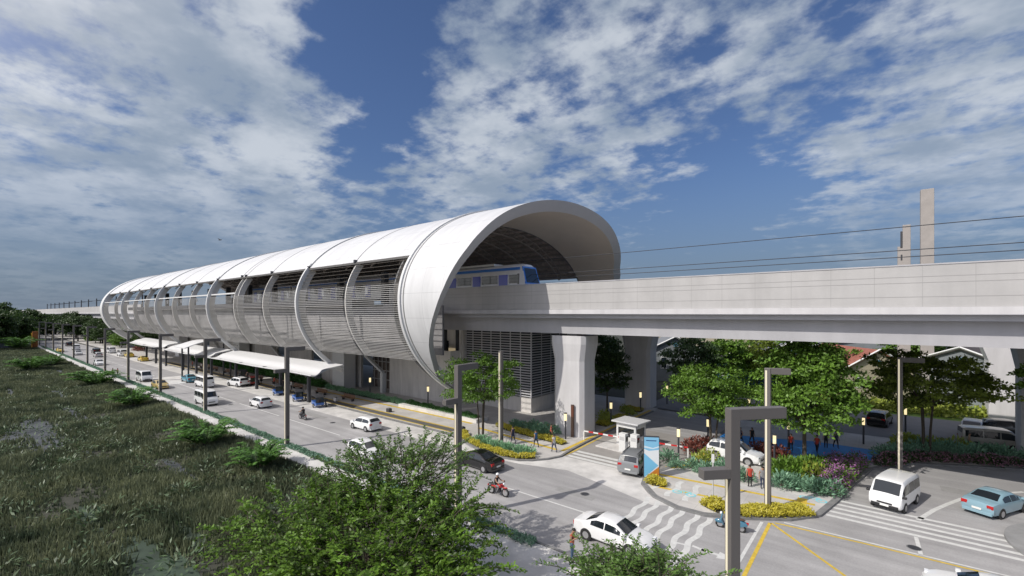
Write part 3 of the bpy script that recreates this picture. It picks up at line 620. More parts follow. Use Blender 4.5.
# ------------------------------------------------------------------ vehicles
KINDS = {
 'sedan': ([(-2.36, .38, .72, .74, .80), (-2.30, .27, .92, .95, .92), (-1.95, .2, 1.00, 1.04, .98), (-1.60, .19, 1.00, 1.05, 1), (-.80, .19, .97, 1.40, 1), (-.2, .19, .95, 1.455, 1), (.35, .19, .94, 1.40, 1), (1.20, .19, .93, .97, 1), (1.85, .2, .84, .87, .97), (2.2, .25, .72, .74, .88), (2.36, .36, .58, .59, .74)], .9, (-1.42, 1.38), .32),
 'hatchback': ([(-2.02, .36, .75, .80, .84), (-1.96, .26, .98, 1.06, .95), (-1.55, .2, 1.0, 1.42, 1), (-.9, .19, .97, 1.50, 1), (-.1, .19, .95, 1.52, 1), (.45, .19, .94, 1.45, 1), (1.25, .19, .94, .99, 1), (1.75, .2, .86, .89, .96), (2.0, .27, .72, .74, .86), (2.1, .36, .58, .6, .72)], .87, (-1.25, 1.3), .31),
 'suv': ([(-2.3, .42, .85, .9, .88), (-2.25, .32, 1.08, 1.16, .97), (-1.95, .28, 1.10, 1.62, 1), (-1.2, .26, 1.08, 1.72, 1), (-.1, .26, 1.05, 1.74, 1), (.45, .26, 1.04, 1.66, 1), (1.2, .26, 1.04, 1.08, 1), (1.9, .28, .98, 1.01, .97), (2.2, .34, .84, .86, .9), (2.3, .42, .66, .68, .78)], .95, (-1.38, 1.38), .37),
 'van': ([(-2.2, .42, 1.0, 1.30, .93), (-2.15, .32, 1.08, 1.86, .98), (-1.9, .28, 1.08, 1.95, 1), (0, .28, 1.08, 2.02, 1), (1.05, .28, 1.08, 1.98, 1), (1.35, .28, 1.08, 1.90, 1), (1.98, .28, 1.05, 1.11, 1), (2.12, .32, .95, .98, .97), (2.2, .42, .70, .72, .90)], .93, (-1.25, 1.35), .32),
 'minibus': ([(-2.5, .42, 1.0, 1.5, .93), (-2.45, .32, 1.12, 2.02, .98), (-2.2, .28, 1.12, 2.14, 1), (0, .28, 1.12, 2.2, 1), (1.3, .28, 1.12, 2.14, 1), (1.55, .28, 1.12, 2.02, 1), (2.1, .28, 1.08, 1.2, 1), (2.4, .32, .98, 1.0, .96), (2.5, .42, .72, .74, .88)], .9, (-1.5, 1.55), .33),
}
def car(kind, x, y, rz, paint, label, group=None, cat=None, name=None, far=False, bump=None, plate=True, z=.004, roof_rack=False, wcol=None):
    ST, hw, axles, wr = KINDS[kind]; xs = [s[0] for s in ST]
    t = thing(name or kind, label, cat or {'sedan': 'car', 'hatchback': 'car', 'suv': 'car', 'van': 'van', 'minibus': 'van'}[kind], (x, y, z), rz, group)
    def sec(q):
        i = max(0, min(len(xs) - 2, int(np.searchsorted(xs, q)) - 1)); f = (q - xs[i]) / (xs[i + 1] - xs[i]); f = max(0, min(1, f)); a, b = ST[i], ST[i + 1]
        return [a[k] + (b[k] - a[k]) * f for k in range(1, 5)]
    tumble = .74 if kind in ('sedan', 'hatchback') else .80 if kind == 'suv' else .90
    def half(q):
        zb, zl, zr, w = sec(q); cab = zr - zl; w *= hw; k = min(1, max(0, cab / .4)); wr_ = w * (.93 + (tumble - .93) * k)
        return [(0, zb), (w * .86, zb), (w * .97, zb + .10), (w, zb + (zl - zb) * .55), (w * .97, zl), (w * .97 + (wr_ - w * .97) * .85, zl + max(cab, .005) * .82), (wr_ * .88, zr), (wr_ * .45, zr + .025), (0, zr + .035)]
    qs = sorted(set(xs + [q for a, b in zip(xs, xs[1:]) for q in ((a + b) / 2,) if b - a > .3]))
    rings = []
    for q in qs:
        hp = half(q); rings.append([(q, p, z_) for p, z_ in hp] + [(q, -p, z_) for p, z_ in hp[-2:0:-1]])
    m = MB(); m.loft(rings); m.build('body', paint, t, smooth=38, fix=True)
    # glass
    cabs = [s for s in ST[1:] if s[3] - s[2] > .28]; xr, xf = cabs[0][0], cabs[-1][0]; ir, jf = xs.index(xr), xs.index(xf); xrr, xff = xs[ir - 1], xs[jf + 1]
    def side_glass(a, b, s):
        m = MB(); vs = []; fs = []; q5 = np.linspace(a, b, 6)
        for q in q5:
            hp = half(q); (w0, z0), (w1, z1) = hp[4], hp[5]; g0, g1 = .06, .92
            if z1 - z0 < .14: g0, g1 = .3, .7
            for g in (g0, g1): vs.append((q, s * (w0 + (w1 - w0) * g + .012), z0 + (z1 - z0) * g + .004))
        for i in range(5): fs.append((2 * i, 2 * i + 2, 2 * i + 3, 2 * i + 1) if s < 0 else (2 * i, 2 * i + 1, 2 * i + 3, 2 * i + 2))
        m.add(vs, fs); m.build('side_window', GLASS, t)
    a, b = xr - .45 * (xr - xrr), xf + .55 * (xff - xf)
    if kind == 'minibus' or kind == 'van': a = xr + .12
    cuts = [a, a + (b - a) * .36, a + (b - a) * .68, b] if kind in ('van', 'minibus', 'suv') else [a, a + (b - a) * .47, b]
    for s in (1, -1):
        for c0, c1 in zip(cuts, cuts[1:]): side_glass(c0 + .035, c1 - .035, s)
    def screen(xa, xb, nm, sg):
        m = MB(); vs = []; fs = []
        for f in (.1, .5, .93):
            q = xa + (xb - xa) * f; zb, zl, zr, w = sec(q); w *= hw; k = min(1, max(0, (zr - zl) / .4)); ww = w * (.93 + (tumble - .93) * k) * .88
            for p in (-1, -.5, 0, .5, 1): vs.append((q + sg * .014, p * ww * .97, zr + .018 + .03 * (1 - p * p)))
        for i in range(2):
            for k in range(4): fs.append((i * 5 + k, i * 5 + k + 1, i * 5 + k + 6, i * 5 + k + 5))
        m.add(vs, fs); m.build(nm, GLASS, t, fix=False)
    screen(xff, xf, 'windscreen', 1); screen(xrr, xr, 'rear_window', -1)
    # wheels
    for ax in axles:
        for s in (1, -1):
            m = MB(); m.tube([(ax, s * (hw - .10), wr), (ax, s * (hw + .004), wr)], wr + .06, 20); m.build('wheel_arch', BLACKP, t)
            m = MB(); m.tube([(ax, s * (hw - .16), wr), (ax, s * (hw - .02), wr), (ax, s * (hw + .015), wr)], [wr, wr, wr - .02], 20); w = m.build('wheel', TYRE, t, smooth=40)
            m = MB(); m.tube([(ax, s * (hw - .02), wr), (ax, s * (hw + .02), wr)], wr * .64, 14); m.build('rim', wcol or RIM, w)
    x1 = ST[-1][0]; x0 = ST[0][0]
    bm_ = bump or BLACKP; zb = ST[4][1]
    m = MB(); m.box(x1 - .12, x1 + .03, -hw * .80, hw * .80, zb + .04, zb + .24); m.build('front_bumper', bm_, t, bevel=.02)
    m = MB(); m.box(x0 - .03, x0 + .12, -hw * .84, hw * .84, zb + .04, zb + .24); m.build('rear_bumper', bm_, t, bevel=.02)
    zh = ST[-2][2] if kind not in ('van', 'minibus') else .80
    for s in (1, -1):
        yy = s * hw * .68
        m = MB(); m.box(x1 - .25, x1 - .02 + (.03 if kind in ('van', 'minibus') else -.06), yy - .16, yy + .16, zh - .10, zh + .06); m.build('headlight', HEADL, t, bevel=.02)
        zt = ST[1][2] - .12; m = MB(); m.box(x0 + .0, x0 + .25, s * hw * .72 - .16, s * hw * .72 + .17, zt - .13, zt + .1); m.build('tail_light', TAILL, t, bevel=.02)
        if not far:
            q = xff - .12; w0, z0 = half(q)[4]; m = MB(); m.box(q - .12, q + .08, s * w0 - .02 if s > 0 else -w0 - .2, s * w0 + .2 if s > 0 else -w0 + .02, z0 + .02, z0 + .16); m.build('wing_mirror', paint if kind not in ('van', 'minibus') else BLACKP, t, bevel=.03)
    if plate and not far:
        m = MB(); m.box(x0 - .045, x0 - .02, -.24, .24, zb + .30, zb + .43); m.build('number_plate', PLATE, t)
        m = MB(); m.box(x1 + .02, x1 + .045, -.24, .24, zb + .12, zb + .25); m.build('number_plate', PLATE, t)
    m = MB(); m.box(x1 - .1, x1 + .012, -hw * .45, hw * .45, zb + .27, zb + .38); m.build('grille', BLACKP, t)
    if roof_rack:
        for s in (1, -1): MB().tube([(-1.7, s * .62, 1.80), (.4, s * .62, 1.79)], .03, 5).build('roof_rail', DARK, t)
    return t
def paint(n, c, r=.28): return mat(n, c, r, coat=.7, var=.02, scale=.7)
PW = paint('paint_white', (.80, .80, .80)); PK = paint('paint_black', (.006, .006, .007), .2); PB = paint('paint_pale_blue', (.24, .38, .45)); PG = paint('paint_grey', (.22, .23, .24)); PY = paint('paint_yellow', (.62, .45, .05))
PT = paint('paint_teal', (.05, .22, .30)); PTAN = paint('paint_tan', (.46, .34, .12)); PSIL = paint('paint_silver', (.48, .48, .48)); PKH = paint('paint_beige', (.42, .40, .36))
def mid(p, q): a, b = at(*p), at(*q); return (a[0] + b[0]) / 2, (a[1] + b[1]) / 2
PI = math.pi
car('sedan', -11.9, 24.3, R(-2), PW, 'white sedan at the wavy crossing partly hidden by the near treetop', bump=PW, wcol=RIM)
car('sedan', -27.1, 28.8, R(178), PK, 'black sedan driving past the planted island', bump=PK)
car('hatchback', -37.4, 24.2, R(-2), PW, 'white hatchback seen from the front through the sprays of the big leafy tree', bump=PW)
car('hatchback', -46.3, 29.9, PI + R(1), PW, 'white hatchback seen from behind beside the pale lay-by', bump=PW)
car('hatchback', -69.3, 27.5, PI, PW, 'white hatchback seen from behind left of the dark motorcyclist', bump=PW)
car('minibus', -77.4, 23.1, 0, PW, 'white van coming towards the camera, the nearer of the two vans passing each other', bump=PW)
car('minibus', -95.8, 28.3, PI, PW, 'white van driving away, the farther of the two vans passing each other', bump=PW)
car('sedan', -105.5, 28.6, PI, PT, 'teal blue car beyond the two passing white vans', bump=PT)
car('sedan', *at(160, 388), 0, PTAN, 'tan yellow car beside the pavement, right in front of a white van', bump=PTAN, far=True)
car('minibus', *at(144, 381), 0, PW, 'white van coming towards the camera behind the tan yellow car', far=True)
car('suv', *at(238, 386), PI + .15, PW, 'white jeep with dark roof parked in the lay-by under the long canopy', far=True, roof_rack=True)
car('van', *at(0, 0) if 0 else (1.15, 41.75), R(-106), PW, 'white van with black bumper waiting at the striped crossing on the right', bump=BLACKP)
car('sedan', 6.5, 44.7, R(60), PB, 'pale blue sedan turning away at the right edge', bump=PB)
car('sedan', 4.2, 29.5, R(178), PW, 'white car roof just poking into the bottom right corner', bump=PW)
car('suv', -16.1, 37.0, R(97), PG, 'grey station wagon waiting at the car park gate', bump=PG, roof_rack=True)
car('suv', -9.9, 44.9, R(-8), PW, 'white car parked behind the shrubs beside the nearest street lamp', bump=PW)
car('suv', *at(880, 424, .13), R(80), PK, 'black car parked under the trees behind the light column', z=.13, far=True)
car('suv', *at(972, 436, .13), R(-100), PSIL, 'silver car parked facing out behind the planting', z=.13, far=True)
car('van', *at(990, 448, .13), R(8), PKH, 'beige van parked sideways behind the teal shrubs', z=.13, far=True)
car('suv', *at(1010, 436, .13), R(10), PK, 'black car parked in front of the sunlit pale pier', z=.13, far=True)
far = 'cars at the far end of the road'
for px, py, k, rz, p, lab in ((60, 352, 'sedan', 0, PY, 'small yellow taxi on the near lane at the far end of the road'), (76, 350, 'minibus', PI, PW, 'small white van near the far end of the road, left of the dark car'), (78, 355, 'sedan', 0, PSIL, 'small silver car in front of the farthest white van'),
    (96, 353, 'suv', PI, PK, 'small dark car at the far end of the road'), (69, 346, 'suv', PI, PK, 'farthest black car before the trees'), (99, 365, 'sedan', 0, PW, 'small white car passing the three people on the pavement'), (98, 357, 'hatchback', PI, PSIL, 'small pale car behind the small white car'),
    (111, 353, 'minibus', PI, PW, 'small white van at the far kerb, the farther of a pair'), (122, 356, 'minibus', PI, PW, 'small white van at the far kerb, just behind the yellow taxis'), (129, 357, 'sedan', PI, PY, 'yellow taxi at the far kerb, the farther of two'), (143, 361, 'sedan', PI, PY, 'yellow taxi at the far kerb, the nearer of two')):
    car(k, *at(px, py), rz, p, lab, far, far=True, bump=p)

# ------------------------------------------------------------------ motorcycles and tricycles
def bike(x, y, rz, col, label, scooter=False, z=.004):
    t = thing('scooter' if scooter else 'motorcycle', label, 'scooter' if scooter else 'motorcycle', (x, y, z), rz)
    r = .22 if scooter else .29; ax = (-.6, .62) if scooter else (-.62, .66)
    for a in ax:
        m = MB(); m.tube([(a + r * math.cos(q), 0, r + r * math.sin(q)) for q in np.linspace(0, 6.283, 17)], .06, 6, False); w = m.build('wheel', TYRE, t, smooth=True)
        m = MB(); m.tube([(a, -.04, r), (a, .04, r)], r * .7, 12); m.build('rim', RIM, w)
    if scooter:
        m = MB(); m.loft([[(-.95, -.12, .45), (-.95, .12, .45), (-.95, .12, .6), (-.95, -.12, .6)], [(-.6, -.2, .35), (-.6, .2, .35), (-.6, .18, .72), (-.6, -.18, .72)], [(-.1, -.15, .22), (-.1, .15, .22), (-.1, .13, .7), (-.1, -.13, .7)]]); m.build('rear_cowl', col, t, fix=True, bevel=.05)
        m = MB(); m.box(-.15, .4, -.16, .16, .2, .27); m.build('floor_board', DARK, t)
        m = MB(); m.loft([[(.36, -.2, .25), (.36, .2, .25), (.44, .16, .25), (.44, -.16, .25)], [(.5, -.24, .6), (.5, .24, .6), (.58, .18, .6), (.58, -.18, .6)], [(.42, -.14, .98), (.42, .14, .98), (.5, .1, .98), (.5, -.1, .98)]]); m.build('leg_shield', col, t, fix=True, bevel=.03)
        m = MB(); m.ell((.66, 0, .38), (.28, .1, .14)); m.build('mudguard', col, t, smooth=True)
        m = MB(); m.ell((-.42, 0, .77), (.42, .14, .07)); m.build('seat', mat('seat_brown', (.10, .06, .04), .5), t, smooth=True)
        hz = .98
    else:
        m = MB(); m.tube([(-.55, 0, .6), (-.1, 0, .62), (.25, 0, .72), (.5, 0, .85)], [.1, .14, .17, .06], 8); m.tube([(.46, 0, .98), (.66, 0, .29)], .045, 6); m.tube([(-.62, .06, .29), (-.1, .06, .4), (.1, 0, .3)], .05, 6); m.build('frame', col, t, smooth=True, fix=True)
        m = MB(); m.box(-.2, .25, -.15, .15, .25, .55); m.build('engine', DARK, t, bevel=.05)
        m = MB(); m.ell((-.45, 0, .74), (.42, .13, .07)); m.build('seat', BLACKP, t, smooth=True)
        m = MB(); m.ell((.62, 0, .66), (.26, .09, .07)); m.build('mudguard', col, t, smooth=True); hz = .98
    m = MB(); m.tube([(.36, -.36, hz + .06), (.46, -.12, hz), (.46, .12, hz), (.36, .36, hz + .06)], .025, 6); m.build('handlebar', DARK, t)
    m = MB(); m.ell((.54, 0, hz - .06), (.09, .09, .09)); m.build('headlight', HEADL, t, smooth=True)
    m = MB(); m.box(-1.0 if scooter else -.92, -.86, -.06, .06, .55, .65); m.build('tail_light', TAILL, t)
    return t
PR = paint('paint_red', (.45, .02, .02)); PBLUE = paint('paint_blue', (.02, .10, .36)); PSB = paint('paint_steel_blue', (.06, .18, .27))
sx, sy = mid((708, 524), (752, 534))
bike(-6.95, 30.3, PI + R(4), PSB, 'blue and white scooter parked upright by the yellow border', True)
bike(-21.75, 25.2, R(5), PR, 'red motorcycle with rider following the black car')
bike(-56.6, 27.5, PI, DARK, 'dark motorcycle with rider beside the white hatchback on the far lane')
def trike(x, y, rz, col, label):
    t = thing('motor_tricycle', label, 'tricycle', (x, y, .004), rz, 'motor tricycles waiting in the lay-by')
    m = MB(); m.loft([[(q, -.62, z0), (q, .55, z0), (q, .55, z1), (q, -.62, z1)] for q, z0, z1 in ((-.9, .4, .95), (-.3, .3, .85), (.6, .3, .8), (1.0, .4, .7))]); m.build('sidecar', col, t, fix=True, bevel=.05)
    m = MB(); m.loft([[(q, -.66, z), (q, .62, z), (q, .62, z + .08), (q, -.66, z + .08)] for q, z in ((-1.1, 1.6), (-.4, 1.68), (.5, 1.66), (1.1, 1.5))]); m.build('canopy', DARK if col is PBLUE else col, t, fix=True, bevel=.03)
    for q in (-.85, .8):
        for s in (-.58, .5): MB().tube([(q, s, .7), (q, s, 1.64)], .03, 5).build('post', DARK, t)
    m = MB(); m.add([(.98, -.58, .75), (.98, .5, .75), (.9, .5, 1.55), (.9, -.58, 1.55)], [(0, 1, 2, 3)]); m.build('windscreen', GLASS, t)
    for (a, b) in ((0, -.66), (-.7, .85), (.75, .85)):
        m = MB(); m.tube([(a + .26 * math.cos(q), b, .28 + .26 * math.sin(q)) for q in np.linspace(0, 6.283, 15)], .06, 6, False); w = m.build('wheel', TYRE, t); MB().tube([(a, b - .03, .28), (a, b + .03, .28)], .17, 10).build('rim', RIM, w)
    m = MB(); m.tube([(-.7, .85, .3), (-.3, .85, .65), (.3, .85, .72), (.6, .85, .95), (.75, .85, .28)], .09, 6); m.build('motorcycle_frame', DARK, t)
    m = MB(); m.tube([(.5, .5, 1.0), (.55, .85, .95), (.5, 1.2, 1.0)], .025, 5); m.build('handlebar', DARK, t); return t
for px, py, col, lab in ((278, 395, PBLUE, 'blue motor tricycle in the lay-by, farthest of the three blue ones'), (298, 401, PBLUE, 'blue motor tricycle in the lay-by, middle of the three blue ones'), (318, 407, PBLUE, 'blue motor tricycle in the lay-by, nearest of the three blue ones'), (253, 385, PR, 'red motor tricycle just right of the white jeep'), (243, 378, DARK, 'dark motor tricycle behind the white jeep')):
    x, y = at(px, py); trike(x, y, R(-8), col, lab)

# ------------------------------------------------------------------ canopies
CANW = mat('canopy_white', (.68, .68, .68), .5, var=.03, scale=.3)
def canopy(x1, x0, label, y0=29.9, y1=34.7, step=9.5, dz=0.0):
    t = thing('waiting_canopy', label, 'canopy', (x1, 0, 0), 0, 'wavy white canopies over the lay-by'); Ln = x1 - x0
    m = MB(); ys = np.linspace(0, 1, 15); top = [(y0 + (y1 - y0) * f, 5.15 + dz + 1.0 * f ** 1.3 - .35 * math.sin(math.pi * min(1, f * 1.9)) * (f < .53)) for f in ys]
    rings = []
    for k in range(9):
        x = -Ln * k / 8; w = .35 * math.sin(k / 8 * math.pi * 3) * .5
        rings.append([(x - (1.6 * (1 - abs(2 * f - 1)) if k == 0 else 0), y, z + w * .3) for f, (y, z) in zip(ys, top)] + [(x - (1.6 * (1 - abs(2 * f - 1)) if k == 0 else 0), y, z - .16 + w * .3) for f, (y, z) in list(zip(ys, top))[::-1]])
    m.loft(rings); m.build('roof', CANW, t, smooth=35, fix=True)
    x = -7.5
    while x > -Ln + 2:
        MB().box(x - .24, x + .24, 33.2, 33.6, 0, 5.35 + dz).build('post', DARK, t)
        m = MB(); m.tube([(x, 33.4, 4.7 + dz), (x, 30.6, 4.95 + dz)], .1, 5); m.tube([(x, 33.4, 4.7 + dz), (x, 34.5, 5.7 + dz)], .1, 5); m.build('bracket', DARK, t); x -= step
canopy(-59.3, -99.6, 'nearest and longest wavy white canopy beside the blue tricycles')
canopy(-101.2, -133, 'second wavy white canopy, behind the two passing white vans')
canopy(-134.2, -168, 'farthest wavy white canopy beside the yellow taxis', dz=.2)
t = thing('arched_walkway', 'low arched white roof crossing between the canopies to the station wall', 'canopy', (-108, 32.6, 0))
m = MB(); fs_ = np.linspace(0, 1, 13); m.loft([[(x + 0, q * 9.5 - 5, 6.75 + 1.25 * math.sin(math.pi * q)) for q in fs_] + [(x, q * 9.5 - 5, 6.6 + 1.25 * math.sin(math.pi * q)) for q in fs_[::-1]] for x in (-3.4, 3.4)]); m.build('roof', CANW, t, fix=True, smooth=35)
for a in (-2, 2):
    for b in (-4, 3.5): MB().box(a - .12, a + .12, b - .12, b + .12, 0, 7.0).build('post', DARK, t)

BRN = mat('bench_wood', (.17, .09, .05), .7, var=.3, scale=4)
for i in range(9):
    o = thing('bench', 'brown wooden bench in the row of seats behind the canopies', 'bench', (-63 - 8.2 * i, 37.6, .12), 0, 'benches behind the canopies')
    MB().box(-1.6, 1.6, -.25, .25, .40, .47).build('seat', BRN, o); MB().box(-1.6, 1.6, .22, .28, .5, .9).build('backrest', BRN, o)
    for a in (-1.3, 1.3): MB().box(a - .05, a + .05, -.2, .25, 0, .40).build('leg', DARK, o)
# ------------------------------------------------------------------ gate, booth, sign
t = thing('guard_booth', 'small white guard booth with flat overhanging roof at the car park gate', 'booth', (-19.4, 43.4, .0), R(-6))
BW = mat('booth_white', (.66, .66, .65), .5)
MB().box(-1.1, 1.1, -1.0, 1.0, 0, 1.0).build('base_wall', BW, t, bevel=.02)
MB().box(-1.1, 1.1, -1.0, 1.0, 1.9, 2.4).build('fascia', BW, t, bevel=.02)
for a in (-1, 1):
    for b in (-1, 1): MB().box(a * 1.0 - .1, a * 1.0 + .1, b * .9 - .1, b * .9 + .1, 1.0, 1.9).build('corner_post', BW, t)
MB().box(-1.0, 1.0, -.9, .9, 1.0, 1.9).build('window', GLASS, t)
MB().box(-1.5, 1.5, -1.35, 1.35, 2.4, 2.55).build('roof', mat('booth_roof', (.56, .56, .57), .5), t, bevel=.03)
MB().box(-2.3, 2.3, -3.0, 1.9, -.02, .11).build('kerb_base', CONC_L, t)
for px, py, lab in ((623.5, 451, 'white ticket machine, left of two in front of the guard booth'), (635, 452.5, 'white ticket machine, right of two in front of the guard booth')):
    x, y = at(px, py, .1); o = thing('ticket_machine', lab, 'ticket machine', (x, y, .1), R(-6), 'ticket machines')
    MB().box(-.36, .36, -.3, .3, 0, 1.75).build('cabinet', BW, o, bevel=.03); MB().box(.362, .37, -.2, .2, 1.0, 1.5).build('screen', GLASS, o); MB().box(-.25, .25, -.31, -.302, 1.1, 1.45).build('panel', PSIL, o)
RW_R = mat('barrier_red', (.55, .03, .03), .4); RW_W = mat('barrier_white', (.75, .75, .74), .4)
for (p0, p1, lab) in ((at(584, 441, .0), at(626, 449, .0), 'red and white barrier arm left of the guard booth'), (at(642, 451.5, .0), at(688, 459, .0), 'red and white barrier arm right of the guard booth')):
    a, b = Vector((*p0, 0)), Vector((*p1, 0)); d = (b - a); ln = d.length; o = thing('barrier_gate', lab, 'barrier', (a.x, a.y, 0), math.atan2(d.y, d.x), 'car park barriers')
    left = 'left' in lab
    m = MB(); xp = ln if left else 0; m.box(xp - .15, xp + .15, -.15, .15, 0, 1.1); m.build('cabinet', PSIL, o)
    e = 0 if left else ln; MB().box(e - .05, e + .05, -.05, .05, 0, 1.0).build('rest_post', RW_W, o)
    mw, mr = MB(), MB(); k = 0; x = .0
    while x < ln - .1: (mr if k % 2 else mw).box(x, min(ln, x + .55), -.04, .04, 1.0, 1.13); x += .55; k += 1
    am = mw.build('arm', RW_W, o); mr.build('red_stripes', RW_R, am)
x, y = at(651.5, 478, .12); t = thing('information_pylon', 'flat upright sign pylon with sky blue, white and orange panels', 'sign', (x, y, .12), R(30))
w, h = .62, 3.35; MB().box(-w, w, 0, .3, 0, h).build('pylon_frame', DARK, t, bevel=.01)
def face(nm, pts, col): m = MB(); m.add([(a, -.012 - .002 * face.k, b) for a, b in pts], [tuple(range(len(pts)))]); face.k += 1; m.build(nm, col, t)
face.k = 0
e = w - .04
face('white_panel', [(-e, .05), (e, .05), (e, h - .04), (-e, h - .04)], mat('sign_white', (.72, .75, .78), .4))
face('sky_panel', [(-e, 2.35), (-.2, 2.2), (e, 2.32), (e, h - .04), (-e, h - .04)], mat('sign_sky', (.22, .50, .72), .4))
face('cloud_band', [(-e, 2.62), (.1, 2.45), (e, 2.62), (e, 2.5), (.1, 2.36), (-e, 2.45)], mat('sign_pale', (.6, .72, .8), .4))
face('blue_panel', [(-e, .05), (-.1, .45), (e - .05, 1.05), (-e, 2.0)], mat('sign_blue', (.18, .48, .72), .4))
face('orange_panel', [(-e + .1, .05), (e, .05), (e, .95)], mat('sign_orange', (.55, .20, .03), .4))
face('title_line', [(-e + .15, h - .35), (e - .2, h - .35), (e - .2, h - .27), (-e + .15, h - .27)], mat('sign_navy', (.03, .10, .25), .4))
x, y = at(572.5, 437, .12); t = thing('slim_totem', 'slim dark brown totem standing in front of the big lit pier', 'sign', (x, y, .12), .3)
MB().box(-.16, .16, -.1, .1, 0, 3.5).build('post', mat('totem_brown', (.06, .035, .025), .5), t, bevel=.01); MB().box(-.13, .13, -.115, -.1, 2.2, 3.4).build('panel', mat('totem_rust', (.14, .05, .03), .5), t)
x, y = at(45, 348); t = thing('roadside_totem', 'tall yellow and orange roadside sign at the far end of the road', 'sign', (x, 18.3, 0))
MB().box(-1.2, .4, -1.0, .6, 0, 6.0).build('yellow_panel', mat('totem_yellow', (.50, .33, .04), .5), t); MB().box(.4, 1.8, -.8, .6, 0, 6.6).build('orange_panel', mat('totem_orange', (.30, .10, .02), .5), t)
for px, py, lab in ((389, 412, 'small dark bollard stub on the bike path edge'), (462, 431, 'small dark bollard stub by the rounded island'), (336, 401, 'pale low concrete block at the near end of the lay-by')):
    x, y = at(px, py, .12); o = thing('low_block', lab, 'bollard', (x, y, .12)); MB().box(-.35, .35, -.25, .25, 0, .5).build('block', DARK if 'dark' in lab else CONC_L, o, bevel=.06); MB().box(-.2, .2, -.15, .15, .5, .56).build('top', KERB, o)
for px, py, lab in ((713, 500, 'thin pale sign post standing in the yellow border of the right plaza'),):
    x, y = at(px, py, .12); o = thing('sign_post', lab, 'post', (x, y, .12)); MB().tube([(0, 0, 0), (0, 0, 3.3)], .05, 6).build('post', PSIL, o); MB().box(-.09, .09, -.03, .03, 2.7, 3.3).build('plate', RW_W, o)

